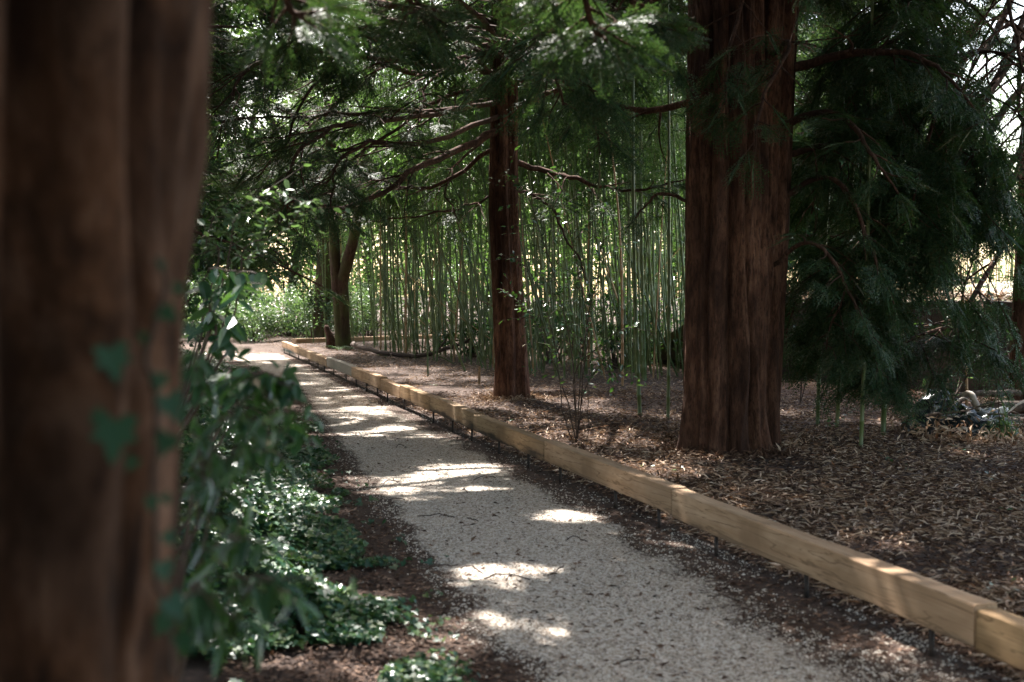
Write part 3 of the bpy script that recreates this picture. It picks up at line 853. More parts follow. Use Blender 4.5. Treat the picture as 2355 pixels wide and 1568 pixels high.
for k, (x, y, z, sc_) in enumerate([(-15.5, 53, 0, 1.5), (-21, 49, 0, 1.5), (6.8, 32, 1.5, .95), (10.0, 37, 1.6, 1.2), (-17, 44, 0, .9), (13.5, 52, 1.8, 1.3)]):
    o = copy_tree(low); o.location = (x, y, z); o.rotation_euler = (0, 0, k * 1.7 + .4); o.scale = (sc_, sc_, sc_)
    o['label'] = 'dark yew in the background beyond the bamboo' if x > -4 and x < 4 else ('dark yew on the bank behind the wall' if x > 4 else 'dark yew behind the sunny clearing')
    o['group'] = 'yews in the background'
# ------------------------------------------------------------------ far trees and shrubs
def crown_cloud(g, rx, rz, nclump, nleaf, size, shape, z0, shell=.45):
    a = g.uniform(0, 2*math.pi, nclump); c = g.uniform(-1, 1, nclump); r = g.uniform(shell, 1, nclump)**.6
    cen = np.stack([rx*r*np.sqrt(1-c*c)*np.cos(a), rx*r*np.sqrt(1-c*c)*np.sin(a), z0 + rz*(1+c*r)], -1)
    cr = rx * g.uniform(.14, .3, nclump)
    p = np.repeat(cen, nleaf, 0) + g.normal(0, 1, (nclump*nleaf, 3)) * np.repeat(cr, nleaf)[:, None] * np.array([.6, .6, .42])
    X = g.normal(0, 1, p.shape) * np.array([1, 1, .5]) + np.array([0, 0, -.5]); Z = g.normal(0, .5, p.shape) + np.array([0, 0, 1])
    return MB().place(shape, p, X, Z, size * g.uniform(.6, 1.3, len(p))), cen
def far_tree(seed, rx, rz, z0, size):
    g = np.random.default_rng(seed)
    t = thing('broadleaf_tree', 'tall sunlit broadleaf tree far beyond the bamboo', 'tree', (0, 0, 0), 'sunlit trees beyond the thicket')
    mb = MB().tube(grow((0, 0, -.2), (0, 0, 1), z0 + rz * 1.3, 0, 12, g, .04), np.linspace(.3, .08, 12), 10, rough=.1)
    cr, cen = crown_cloud(g, rx, rz, 95, 75, size, blade(.55), z0)
    mb.build('trunk', M['moss_bark'], t, True)
    lb = MB()
    for c in cen[::3]:
        a = np.array([0, 0, min(c[2] * .75, z0 + rz)])
        lb.tube(curve([a, (a + c) / 2 + np.array([0, 0, .3]), c], 8), np.linspace(.08, .015, 8), 5, cap=False)
    lb.build('branches', M['limb_bark'], t, True)
    cr.build('crown', M['far_leaf'], t)
    return t
protos = [far_tree(801, 4.2, 5.5, 1.8, .26), far_tree(802, 5.0, 6.5, 2.2, .28), far_tree(803, 3.4, 4.2, 1.0, .24)]
spots = [(-20, 47), (-13, 52), (-7, 55), (-1, 50), (5, 56), (11, 52), (17, 57), (-27, 42), (-24, 56), (-17, 62), (-4, 63), (9, 64), (2, 44), (-10, 51), (34, 66), (-25, 38), (-21, 45), (-15, 56), (-10, 60), (-22, 50), (-3, 58), (-30, 50)]
used = set()
for k, (x, y) in enumerate(spots):
    pr_ = protos[k % 3]
    o = pr_ if k % 3 not in used else copy_tree(pr_)
    used.add(k % 3)
    o.location = (x, y, -.1 + (1.5 if x > 4 else 0)); o.rotation_euler = (0, 0, k * 2.1); s_ = .85 + .3 * ((k * 37) % 10) / 10
    o.scale = (s_, s_, s_)
    if x > 14: o['label'] = 'sunlit broadleaf tree on the bank behind the wall'
    elif x < -15: o['label'] = 'leafy tree beyond the clearing at the left'

def shrub(seed, rx, rz, n, nl, size, leaf, m, label, cat='shrub', name='shrub', group=None, z0=.1, loc=(0, 0, 0), stems=7, cut=False):
    g = np.random.default_rng(seed); t = thing(name, label, cat, loc, group)
    mb, cen = crown_cloud(g, rx, rz, n, nl, size, leaf, z0, .2)
    if cut:
        P_ = mb.V[0].reshape(-1, len(leaf[0]), 3); L_ = np.asarray(loc)
    st = MB()
    for c in cen[:: max(1, len(cen) // (stems * 3))]:
        a = np.array([g.normal(0, .12 * rx), g.normal(0, .12 * rx), -.1])
        st.tube(curve([a, (a * .6 + c * .4) + np.array([0, 0, .15 * rz]), c], 9, .01, int(g.integers(99))), np.linspace(.022, .005, 9), 5, cap=False)
    st.build('stem', M['twig'], t, True)
    mb.build('foliage', m, t)
    return t
sh = [shrub(811, 1.5, .85, 46, 70, .13, blade(.5), M['shrub_leaf'], 'pale green shrub glittering in the sunny clearing', group='shrubs in the clearing'),
      shrub(812, 1.9, 1.2, 54, 70, .14, blade(.45), M['shrub_leaf'], 'pale green shrub glittering in the sunny clearing', group='shrubs in the clearing')]
sp = [(-8.6, 37.5), (-6.6, 38.5), (-10.6, 39), (-12.6, 37), (-8, 41), (-5.2, 40.5), (-14.5, 39.5), (-11, 43), (-16.5, 36), (-3, 43), (-18, 32), (-6.5, 44.5)]
for k, (x, y) in enumerate(sp):
    o = sh[k] if k < 2 else copy_tree(sh[k % 2])
    o.location = (x, y, -.05); o.rotation_euler = (0, 0, k * 1.7)
    s_ = .8 + .1 * (k % 5); o.scale = (s_, s_, s_ * .95)

# dark evergreen shrubs on the left of the path
LAUREL = big_leaf(.42, .18, 6)
for k, (x, y, rx, rz, lb) in enumerate([
    (-4.2, 11.0, 1.3, 1.9, 'dark evergreen laurel bush just beyond the near ivy bank'),
    (-5.6, 15.5, 1.7, 2.2, 'tall dark laurel bush halfway along the left verge'),
    (-7.4, 20.0, 1.9, 2.2, 'dark laurel bush before the bend on the left'),
    (-10.0, 27.0, 2.1, 2.0, 'dark laurel bush beside the sunny clearing'),
    (-3.6, 7.6, 1.0, 1.5, 'dark laurel bush close behind the near trunk')]):
    shrub(820 + k, rx, rz, 60, 46, .12 + .012 * k, blade(.42, .2, .12), M['laurel_leaf'], lb, loc=(x, y, .1), z0=.2, name='laurel_bush')

for k, (x, y, rx, rz, lb) in enumerate([(2.3, 23.9, .9, .8, 'low dark bush in front of the wall behind the bamboo'), (.9, 25.6, 1.0, .7, 'low dark bush at the far end of the retaining wall'),
                                        (4.0, 21.4, .8, .7, 'low dark bush at the wall left of the thick twin trunk'), (-.9, 27.6, .9, .5, 'low bush deep inside the bamboo'), (1.6, 28.5, 1.2, 1.3, 'tall dark bush deep inside the bamboo'), (3.4, 27.5, 1.2, 1.4, 'tall dark bush behind the bamboo left of the thick trunk')]):
    shrub(840 + k, rx, rz, 26, 40, .15, blade(.3, .2, .12), M['laurel_leaf'], lb, loc=(x, y, 0), z0=.1, name='evergreen_bush')
# ------------------------------------------------------------------ timber edging
def beam(p0, p1, z0, h, wd, m, seed, label, pegs, first=False):
    p0 = np.array([*p0, 0.0]); p1 = np.array([*p1, 0.0]); L = np.linalg.norm(p1 - p0)
    d = (p1 - p0) / L
    g = np.random.default_rng(seed); mb = MB()
    n = 26; s = np.linspace(0.003, L - .003, n)
    bow = .006 * np.sin(np.pi * s / L * g.uniform(.7, 1.6) + g.uniform(0, 3))
    tw = .005 * np.sin(s * 1.3 + seed)
    c = .006
    prof = np.array([(-wd/2, -h/2 + c), (-wd/2 + c, -h/2), (wd/2 - c, -h/2), (wd/2, -h/2 + c), (wd/2, h/2 - c), (wd/2 - c, h/2), (-wd/2 + c, h/2), (-wd/2, h/2 - c)])
    k = len(prof)
    V = np.zeros((n, k, 3)); V[..., 0] = s[:, None]
    rag = .002 * (vnoise(s[:, None] * 9 + np.arange(k)[None] * 5.1, 0 * s[:, None] + seed, s=seed) - .5) * 2
    V[..., 1] = prof[None, :, 0] + bow[:, None] + rag; V[..., 2] = prof[None, :, 1] + tw[:, None] + rag
    i, j = np.meshgrid(np.arange(n - 1), np.arange(k), indexing='ij')
    q = np.stack([i*k+j, (i+1)*k+j, (i+1)*k+(j+1) % k, i*k+(j+1) % k], -1).reshape(-1, 4)
    mb.add(V.reshape(-1, 3), q, [list(range(k)), ], [[(n-1)*k + j for j in range(k)][::-1]])
    t = thing('timber_beam', label, 'timber beam', (*p0[:2], z0 + h / 2), 'timber beams edging the path')
    t.rotation_euler = (R(g.uniform(-1.6, 1.6)), R(g.uniform(-.12, .12)), math.atan2(d[1], d[0]) + R(g.uniform(-.22, .22)))
    mb.build('beam', m, t)
    for x in pegs:
        if not 0.03 < x < L - .03: continue
        pg = MB().tube([(x, -wd/2 + .02, -z0 - h/2 - .05), (x, -wd/2 + .02, -h/2 + .015)], .0125, 8)
        pg.build('peg', M['steel'], t, True)
    return t

def on_line(u):
    """Distance along the view at which the edging's front foot is seen in pixel column u."""
    ys_ = np.linspace(1.5, 31, 3000); us = 512 + F_PX * (beam_x(ys_) - 0) / ys_
    return float(np.interp(-u, -us, ys_))
cuts = [1.35] + [on_line(u) for u in (981, 672, 544, 473, 429, 399, 380, 351, 326)] + [30.6]
tones = ['timber_brown', 'timber', 'timber', 'timber_stain', 'timber_stain', 'timber_brown', 'timber', 'timber', 'timber_grey', 'timber']
labs = ['nearest timber beam of the edging cut off by the bottom right corner', 'long clean pale timber beam at the lower right',
        'pale timber beam with a sharp lit end in front of the thick trunk', 'timber beam with a black stain along its lower edge',
        'short timber beam with a black stained foot opposite the slim trunk', 'brownish timber beam left of the slim trunk',
        'short tan timber beam between the brownish beam and the bamboo', 'tan knotted timber beam next to the grey weathered beam',
        'grey weathered timber beam near the forked tree', 'farthest timber beam of the edging below the forked tree']
pegy = [3.4, 4.0, 4.9, 5.86, 6.82, 7.62, 8.35, 9.5, 10.3, 11.2, 12.2, 13.0, 13.9, 15.6, 16.7, 17.5, 18.4, 19.4, 20.5, 21.9, 23.1, 24.0, 25.4, 27.2, 29.0, 30.2]
WD, HH = .115, .175
for k in range(len(cuts) - 1):
    a, b = cuts[k], cuts[k+1]
    o_ = WD / 2
    sl = math.hypot(1, .31)
    pts = [(float(beam_x(y)) + o_ * 1 / sl, y + o_ * .31 / sl) for y in (a, b)]
    L_ = math.hypot(pts[1][0] - pts[0][0], pts[1][1] - pts[0][1])
    # the beam runs from its far end to its near end so that its front face looks at the path
    pegs = [L_ * (b - y) / (b - a) for y in pegy if a < y < b]
    beam(pts[1], pts[0], .14 + .004 * ((k * 7) % 3 - 1), HH + .006 * ((k * 5) % 3 - 1), WD, M[tones[k]], 60 + k, labs[k], pegs)
q0, q1 = G(301, 347), G(345, 342)
t = beam((-6.75, 35.2), (-4.15, 37.6), .03, .15, .25, M['timber'], 77, 'sunlit timber beam lying across behind the forked tree', [.4, 1.6, 2.6])
t = beam((-4.1, 37.65), (-1.6, 40.0), .03, .15, .25, M['timber'], 78, 'sunlit timber beam running on into the bamboo', [.4, 1.6, 2.6])

# ------------------------------------------------------------------ retaining wall and the sunny bank above it
W0, W1 = np.array([11.5, 10.3]), np.array([4.05, 22.3])
wl = np.linalg.norm(W1 - W0); wd_ = (W1 - W0) / wl; wn = np.array([wd_[1], -wd_[0]])
if wn[1] < 0: wn = -wn
n = 90; s = np.linspace(0, wl, n); zr = np.linspace(-.1, 1, 16)
hgt = 1.47 + .06 * (fbm(s * .8, 0*s, s=4) - .5) * 2
front = np.zeros((n, 16, 3)); back = np.zeros((n, 16, 3))
for a in range(16):
    z = np.where(zr[a] < 0, -.1, hgt * zr[a]); bumpy = .035 * (fbm(s * 3, z * 3, s=8) - .5) * 2
    xy = W0 + wd_ * s[:, None] + wn * (bumpy + .05 * zr[a])[:, None]
    front[:, a] = np.stack([xy[:, 0], xy[:, 1], z], -1)
    xb = W0 + wd_ * s[:, None] + wn * .32
    back[:, a] = np.stack([xb[:, 0], xb[:, 1], z], -1)
ring = np.concatenate([front, back[:, ::-1]], 1); k = ring.shape[1]
i, j = np.meshgrid(np.arange(n - 1), np.arange(k), indexing='ij')
q = np.stack([i*k+j, (i+1)*k+j, (i+1)*k+(j+1) % k, i*k+(j+1) % k], -1).reshape(-1, 4)
wall = MB().add(ring.reshape(-1, 3), q, [list(range(k))], [[(n-1)*k + a for a in range(k)][::-1]]).build('retaining_wall', M['wall'])
tag(wall, 'low dark rough retaining wall behind the log pile on the right', 'wall')
ts = np.linspace(-18, wl + 22, 120); ss = np.concatenate([np.linspace(.25, 6, 40), np.linspace(6.5, 70, 40)])
TT, SS = np.meshgrid(ts, ss, indexing='ij')
bx = W0[0] + wd_[0] * TT + wn[0] * SS; by = W0[1] + wd_[1] * TT + wn[1] * SS
bz = 1.43 * (1 - sm(wl - .6, wl + 4.5, TT)) - .12 * sm(wl, wl + 4, TT) + SS * .05 * (1 - sm(wl, wl + 12, TT)) + .22 * (fbm(bx * .7, by * .7, s=14) - .5) * sm(.2, 1.5, SS)
k = len(ss); i, j = np.meshgrid(np.arange(len(ts) - 1), np.arange(k - 1), indexing='ij')
q = np.stack([i*k+j, i*k+j+1, (i+1)*k+j+1, (i+1)*k+j], -1).reshape(-1, 4)
tag(MB().add(np.stack([bx, by, bz], -1).reshape(-1, 3), q).build('terrain', M['bank'], smooth=True), kind='structure')
def bank_z(x, y):
    T_ = (x - W0[0]) * wd_[0] + (y - W0[1]) * wd_[1]; S_ = (x - W0[0]) * wn[0] + (y - W0[1]) * wn[1]
    return 1.43 * (1 - sm(wl - .6, wl + 4.5, T_)) - .12 * sm(wl, wl + 4, T_) + S_ * .05 * (1 - sm(wl, wl + 12, T_)) + .22 * (fbm(x * .7, y * .7, s=14) - .5) * sm(.2, 1.5, S_)
for k, (x, y) in enumerate([(12.6, 31.0), (15.4, 36.5), (10.2, 29.5), (17.5, 34), (3.2, 33.5), (5.8, 31.5), (.6, 35), (8.3, 34), (13.6, 40)]):
    o = copy_tree(sh[k % 2]); o.location = (x, y, float(bank_z(np.array(x), np.array(y))) - .1); o.rotation_euler = (0, 0, k * 2.2); s_ = .6 + .12 * (k % 4); o.scale = (s_, s_, s_ * .9)
    o['label'] = 'pale shrub on the sunny bank above the wall' if x > 7 else 'pale shrub glimpsed between the bamboo canes'; o['group'] = 'shrubs on the bank'
# dry leaves and stalks hanging over the wall's top
g = np.random.default_rng(5); nn = 5200
s_ = g.uniform(0, wl, nn); o_ = np.abs(g.normal(0, .9, nn)) - .05
x, y = W0[0] + wd_[0]*s_ + wn[0]*o_, W0[1] + wd_[1]*s_ + wn[1]*o_
z = np.where(o_ < .28, 1.49, bank_z(x, y)) + g.uniform(0, .12, nn)
tag(MB().place(blade(.16), np.stack([x, y, z], -1), g.normal(0, 1, (nn, 3)) * np.array([1, 1, .35]), g.normal(0, .4, (nn, 3)) + np.array([0, 0, 1]), g.uniform(.1, .26, nn)).build('dry_leaves', M['dry_leaf']),
    'dry leaves strewn along the top of the wall', 'dry leaves', kind='stuff')

# ------------------------------------------------------------------ bamboo
def culm_mesh(seed, H, r0):
    g = np.random.default_rng(seed); zs, rs = [-.15], [r0]; z = 0.0; il = .24
    while z < H:
        f = z / H; r = r0 * (1 - .75 * f**1.3)
        zs += [z, z + .012, z + .024]; rs += [r * 1.0, r * 1.2, r * .96]
        z += il * g.uniform(.9, 1.1); il = min(il + .012, .36)
    zs = np.array(zs); f = zs / H
    a = g.uniform(0, 6.28); arc = .9 * g.uniform(.3, 1.0)
    x = arc * np.maximum(f, 0)**2.6 * math.cos(a) + .03*np.sin(f*5+seed); y = arc * np.maximum(f, 0)**2.6 * math.sin(a)
    return np.stack([x, y, zs], -1), np.array(rs)
BLEAF = blade(.16, .2, .15)
def bamboo(seed, H=8.5, r0=.021, mname='bamboo', z0=2.2, leaves=500, label='green bamboo culm standing in the dense thicket', group='bamboo culms of the thicket'):
    g = np.random.default_rng(seed); c, r = culm_mesh(seed, H, r0)
    o = MB().tube(c, r, 7, cap=False).build('bamboo_culm', M[mname], smooth=True)
    tag(o, label, 'bamboo', group)
    if leaves:
        br = MB(); lp, lx = [], []
        nb = 34
        for k in range(nb):
            z = z0 + (H - z0) * (k + g.uniform(0, 1)) / nb
            p = np.array([np.interp(z, c[:, 2], c[:, 0]), np.interp(z, c[:, 2], c[:, 1]), z])
            a = g.uniform(0, 6.28); L = g.uniform(.35, .95) * (1 - .4 * k / nb)
            b = grow(p, (math.cos(a), math.sin(a), .75), L, 1.0, 6, g, .1)
            br.tube(b, np.linspace(.005, .002, 6), 3, cap=False)
            m = leaves // nb; f = g.uniform(.3, 1, m) * 5; aa = np.minimum(f.astype(int), 4)
            lp.append(b[aa] + (b[aa+1] - b[aa]) * (f - aa)[:, None] + g.normal(0, .06, (m, 3)))
            lx.append((b[aa+1] - b[aa]) / .15 + g.normal(0, .7, (m, 3)) + np.array([0, 0, -.8]))
        br.build('branches', M[mname], o)
        lp, lx = np.concatenate(lp), np.concatenate(lx)
        MB().place(BLEAF, lp, lx, g.normal(0, .6, lp.shape) + np.array([0, 0, 1]), g.uniform(.09, .19, len(lp))).build('foliage', M['bamboo_leaf'], o)
    return o
bp = [bamboo(900 + k, [8.2, 9.0, 7.6, 8.6, 7.0, 9.4, 8.0, 7.8][k], [.019, .022, .017, .024, .016, .023, .02, .018][k], z0=[3.4, 3.9, 3.0, 4.2, 2.8, 3.9, 3.3, 3.1][k]) for k in range(8)]
g = np.random.default_rng(31)
placed = 0; used = set()
def put(proto_k, x, y, lean=(0, 0), s=1.0, label=None, zz=0.0):
    o = bp[proto_k] if proto_k not in used else copy_tree(bp[proto_k])
    used.add(proto_k)
    o.location = (x, y, zz); o.rotation_euler = (lean[1], lean[0], g.uniform(0, 6.28)); o.scale = (s, s, s)
    o.rotation_mode = 'ZYX' if False else 'XYZ'
    # lean is applied after the spin
    m = Euler((0, 0, g.uniform(0, 6.28))).to_matrix().to_4x4()
    L_ = Euler((lean[1], lean[0], 0)).to_matrix().to_4x4()
    o.matrix_world = Matrix.Translation((x, y, zz)) @ L_ @ m @ Matrix.Scale(s, 4)
    if label: o['label'] = label; o['group'] = 'bamboo culms standing apart'
    return o
tries = 0
while placed < 282 and tries < 20000:
    tries += 1
    u = g.uniform(322, 705); dmin = np.interp(u, [322, 400, 480, 520, 700], [31, 27, 23.5, 21, 20])
    d = dmin + abs(g.normal(0, 1)) * 5.0
    if d > 40: continue
    x = (u - 512) / F_PX * d
    if x < beam_x(d) + .9: continue
    if 308 < u < 374 and d < 34.2: continue
    S_ = (x - W0[0]) * wn[0] + (d - W0[1]) * wn[1]
    zb = max(0, float(bank_z(np.array(x), np.array(d)))) if S_ > .3 else 0
    if -.5 < S_ < .45 and x > 3.8: continue
    ln = (g.normal(-.02, .06), g.normal(0, .05))
    if g.uniform() < .2: ln = (g.normal(-.22, .1), g.normal(0, .1))
    o = put(int(g.integers(0, 8)), x, d, ln, g.uniform(.75, 1.25), zz=zb)
    if placed > 10 and g.uniform() < .07:
        o.material_slots[0].link = 'OBJECT'; o.material_slots[0].material = M['tan_bamboo']
        o['label'] = 'dry yellowed cane among the green culms of the thicket'; o['group'] = 'yellowed canes in the thicket'
    placed += 1
for (u, v, ln, s, kk, lb) in [
    (1068, 858, (-.36, -.05), 1.1, 1, 'front bamboo culm leaning steeply left beside the slim trunk'),
    (1112, 850, (-.33, .05), 1.0, 3, 'leaning bamboo culm rooted closest to the slim trunk'),
    (1060, 800, (-.30, .0), 1.0, 5, 'leaning bamboo culm behind the steep front one'),
    (1477, 962, (-.05, 0), 1.1, 3, 'nearest upright bamboo culm left of the thick twin trunk'),
    (1440, 855, (-.03, 0), 1.2, 5, 'bright upright culm beside the dry tan cane'),
    (1533, 970, (.02, 0), 1.0, 1, 'thin bamboo culm closest to the thick twin trunk'),
    (1325, 870, (.0, 0), 1.1, 0, 'bamboo culm behind the leafy sapling'),
    (1880, 985, (.02, 0), 1.0, 3, 'leftmost bamboo culm under the dark yew boughs'),
    (1925, 990, (.05, 0), 1.05, 5, 'slightly tilted bamboo culm under the dark yew boughs'),
    (1978, 1036, (.03, 0), 1.0, 1, 'nearest bamboo culm under the dark yew boughs'),
    (2025, 1008, (.02, 0), 1.25, 3, 'thickest bamboo culm under the dark yew boughs'),
    (708, 790, (-.08, 0), .9, 6, 'slender yellowish culm in front of the clearing shrubs'),
    (722, 792, (-.05, 0), 1.0, 7, 'slender green culm left of the forked tree'),
    (985, 870, (.0, 0), 1.0, 2, 'lone thin culm between edging and thicket'),
    (905, 815, (-.02, 0), 1.2, 5, 'stout upright culm right of the forked tree')]:
    q = GD(u, v)
    put(kk, q[0], q[1], ln, s, lb, float(gz(q[0], q[1])))
for (u, v, H, ln, lb, r) in [(953, 803, 5.5, (.0, 0), 'dry tan bamboo cane in the left part of the thicket', .026),
                         (1436, 892, 6.5, (-.01, 0), 'dry tan bamboo cane left of the thick twin trunk', .024),
                         (1357, 800, 3.2, (.01, 0), 'short broken orange cane behind the sapling', .03)]:
    q = GD(u, v); o = bamboo(950 + u, H, r, 'tan_bamboo', leaves=0, label=lb, group='dry canes')
    o.location = (q[0], q[1], 0); o.rotation_euler = (0, ln[0], 0)
o = bamboo(990, 3.6, .018, 'tan_bamboo', leaves=0, label='thin dry cane leaning at the wall by the right edge', group='dry canes')
q = PD(2228, 880, 13.2); o.location = (q[0], q[1], 0); o.rotation_euler = (0, R(1), 0)
# fallen canes lying criss-cross inside the thicket
for k in range(16):
    u = g.uniform(360, 640); d = g.uniform(24, 33); x = (u - 512) / F_PX * d
    if x < beam_x(d) + 1.5: continue
    o = bamboo(1000 + k, g.uniform(3, 5), .014, 'tan_bamboo' if k % 3 == 0 else 'bamboo', leaves=0, label='fallen cane leaning across the standing culms', group='fallen canes in the thicket')
    o.location = (x, d, 0.05); o.rotation_euler = (0, R(g.choice([-1, 1]) * g.uniform(38, 68)), g.uniform(-.5, .5))
# the rest of the thicket, too dense to count
st, lv = MB(), []
for k in range(430):
    u = g.uniform(300, 1060); d = g.uniform(31, 46); x = (u - 512) / F_PX * d
    if u < 470 and d < 36: continue
    c, r = culm_mesh(2000 + k % 20, g.uniform(7, 9.5), .02); 
    zb = max(0.0, float(bank_z(np.array(x), np.array(d)))) if x > 0 else 0
    st.tube(c[::3] + np.array([x, d, zb]), r[::3], 5, cap=False)
    m = 70; zq = g.uniform(1.6 if u < 500 else .9, 9, m); a = g.uniform(0, 6.28, m); rr = g.uniform(.1, .9, m)
    lv.append(np.stack([x + rr*np.cos(a) + np.interp(zq, c[:, 2], c[:, 0]), d + rr*np.sin(a), zq + zb], -1))
far = st.build('bamboo_thicket', M['bamboo'], smooth=True)
tag(far, 'dense far bamboo filling the gaps behind the front culms', 'bamboo thicket', kind='stuff')
lv = np.concatenate(lv)
MB().place(blade(.24, .2, .15), lv, g.normal(0, 1, lv.shape) + np.array([0, 0, -.8]), g.normal(0, .6, lv.shape) + np.array([0, 0, 1]), g.uniform(.14, .3, len(lv))).build('foliage', M['bamboo_leaf'], far)

# ------------------------------------------------------------------ leaf litter, chips, ivy (too many to count)
def scatter(n, xr_, yr, test, power=1.0, seed=0):
    g = np.random.default_rng(seed)
    y = yr[0] * (yr[1] / yr[0])**g.uniform(0, 1, n)
    x = np.where(g.uniform(0, 1, n) < .8, g.uniform(-.52, .52, n), g.uniform(.5, 1.0, n)) * y
    ok = (x > xr_[0]) & (x < xr_[1]) & test(x, y)
    return x[ok], y[ok], g
def litter(name, x, y, g, shape, size, m, label, lift=.03, tilt=.35):
    n = len(x); z = gz(x, y) + g.uniform(.004, lift, n)
    mb = MB().place(shape, np.stack([x, y, z], -1), np.stack([g.normal(0, 1, n), g.normal(0, 1, n), g.normal(0, tilt * .6, n)], -1),
                    np.stack([g.normal(0, tilt, n), g.normal(0, tilt, n), np.ones(n)], -1), g.uniform(*size, n))
    return tag(mb.build(name, m), label, 'leaf litter', kind='stuff')
inner = lambda x, y: x > beam_x(y) + .16
x, y, g = scatter(185000, (-30, 40), (3.2, 42), lambda x, y: inner(x, y) & (vnoise(x * .9, y * .9, s=5) + .25 * vnoise(x*4, y*4, s=6) > .36 + .2 * (vnoise(x * 2.6, y * 2.6, s=15) - .3) + .14 * np.exp(-((y - 6.0) / 3.0)**2)), seed=71)
S_ = (x - W0[0]) * wn[0] + (y - W0[1]) * wn[1]; k_ = S_ < -.05
x, y = x[k_ | (x < 3.9)], y[k_ | (x < 3.9)]
litter('leaf_litter', x, y, g, blade(.16, .3, .12), (.035, .105), M['dry_leaf'], 'pale dry bamboo leaves carpeting the bed right of the edging', .045)
x, y, g = scatter(78000, (-30, 40), (3.2, 9.5), lambda x, y: inner(x, y), seed=72)
litter('leaf_litter', x, y, g, blade(.3, .3, .15), (.02, .065), M['brown_litter'], 'fine dark brown litter under the trees right of the edging', .02)
x, y, g = scatter(70000, (-30, 40), (2.6, 34), lambda x, y: (x > ivy_x(y) - .5) & (x < beam_x(y) + .3) & (g_edge(x, y) > .3) if True else None, seed=73) if False else (None, None, None)
def verge(x, y):
    a = 1 - sm(.05, .75, x - ivy_x(y)); b = .74 * (1 - sm(.05, 1, (beam_x(y) - x) / np.interp(y, [4.5, 8, 14], [1.15, .65, .55])))
    e = np.maximum(np.maximum(a, b * .9), .6 * sm(26, 31, y))
    return (x > ivy_x(y) - .9) & (x < beam_x(y) + .25) & (e + .7 * (fbm(x * 1.5, y * 1.5, s=9) - .5) > .45 + .4 * vnoise(x * 31, y * 31, s=3))
x, y, g = scatter(185000, (-30, 40), (2.6, 36), verge, seed=74)
litter('leaf_litter', x, y, g, blade(.4, .2, .1), (.012, .05), M['brown_litter'], 'brown litter along both verges of the gravel path', .016)
x, y, g = scatter(9500, (-30, 40), (2.6, 34), lambda x, y: (x > ivy_x(y)) & (x < beam_x(y)), seed=75)
litter('leaf_litter', x, y, g, blade(.4, .3, .2), (.02, .06), M['brown_litter'], 'scattered brown leaves on the gravel', .012)
x, y, g = scatter(20000, (-30, 40), (3.2, 16), lambda x, y: inner(x, y), seed=78)
litter('leaf_litter', x, y, g, blade(.2, .4, .2), (.03, .09), M['dry_leaf'], 'loose dry leaves strewn thinly over the whole bed', .03)
x, y, g = scatter(76000, (-30, 40), (8, 18), lambda x, y: inner(x, y), seed=79)
litter('leaf_litter', x, y, g, blade(.3, .3, .15), (.025, .075), M['brown_litter'], 'brown litter around the trunks further back', .02)
# gravel chips
OCT = (np.array([(1, 0, 0), (0, 1, 0), (-1, 0, 0), (0, -1, 0), (.2, .1, .6), (0, 0, -.5)], float),
       [np.array([[0, 1, 4], [1, 2, 4], [2, 3, 4], [3, 0, 4], [1, 0, 5], [2, 1, 5], [3, 2, 5], [0, 3, 5]])])
x, y, g = scatter(300000, (-30, 40), (2.6, 26), lambda x, y: (x > ivy_x(y) - .15) & (x < beam_x(y) + .15) & ~(verge(x, y) & (vnoise(x*47, y*47, s=2) > .17)), seed=76)
n = len(x)
mb = MB().place(OCT, np.stack([x, y, gz(x, y) + .006], -1), np.stack([g.normal(0, 1, n), g.normal(0, 1, n), g.normal(0, .2, n)], -1),
                np.stack([g.normal(0, .3, n), g.normal(0, .3, n), np.ones(n)], -1), g.uniform(.0022, .0068, n) * (1 + .7 * (g.uniform(0, 1, n) > .93)) * (1 + .03*y))
tag(mb.build('gravel', M['chip']), 'pale gravel chips covering the path', 'gravel', kind='stuff')

# ivy carpet on the left bank
g = np.random.default_rng(81)
y = 2.2 * (30 / 2.2)**g.uniform(0, 1, 120000); off = np.abs(g.normal(0, 1.0, 120000)) * (.55 + .11 * y) - .12 + .26 * (1 - sm(6, 11, y))
x = ivy_x(y) - off + .25 * (vnoise(y * 1.3, 0*y, s=4) - .5) * 2
dn = fbm(x * 1.1, y * 1.1, s=21)
ok = (x > -.62 * y - .6) & (dn + .5 * (vnoise(x * 6, y * 6, s=62) - .5) > .33 + .24 * (1 - sm(-.1, .9, off))) 
x, y, off, dn = x[ok], y[ok], off[ok], dn[ok]
g2 = np.random.default_rng(82)
y2 = 2.6 * (15 / 2.6)**g2.uniform(0, 1, 9000); o2 = -np.abs(g2.normal(0, .2, 9000)); x2 = ivy_x(y2) - o2 - .22
k2 = vnoise(x2 * 3.2, y2 * 3.2, s=67) > .55
x, y, off, dn = [np.concatenate(a) for a in ((x, x2[k2]), (y, y2[k2]), (off, o2[k2]), (dn, np.full(k2.sum(), .45)))]
n = len(x)
mound = (.05 + .26 * sm(.1, 1.6, off)) * (.4 + 1.0 * sm(.4, .62, dn)) * (.5 + vnoise(x * 5, y * 5, s=61))
z = gz(x, y) + .015 + mound * g.uniform(.15, 1.0, n)**.7
p = np.stack([x, y, z], -1)
mb = MB().place(IVY, p, np.stack([g.normal(.25, .8, n), g.normal(-.35, .8, n), g.uniform(-.7, .05, n)], -1),
                np.stack([g.normal(.1, .45, n), g.normal(-.1, .45, n), np.ones(n)], -1), g.uniform(.018, .055, n) * (.7 + .6 * vnoise(x * 3, y * 3, s=66)))
tag(mb.build('ivy', M['ivy_leaf']), 'carpet of dark ivy covering the bank left of the path', 'ivy', kind='stuff')
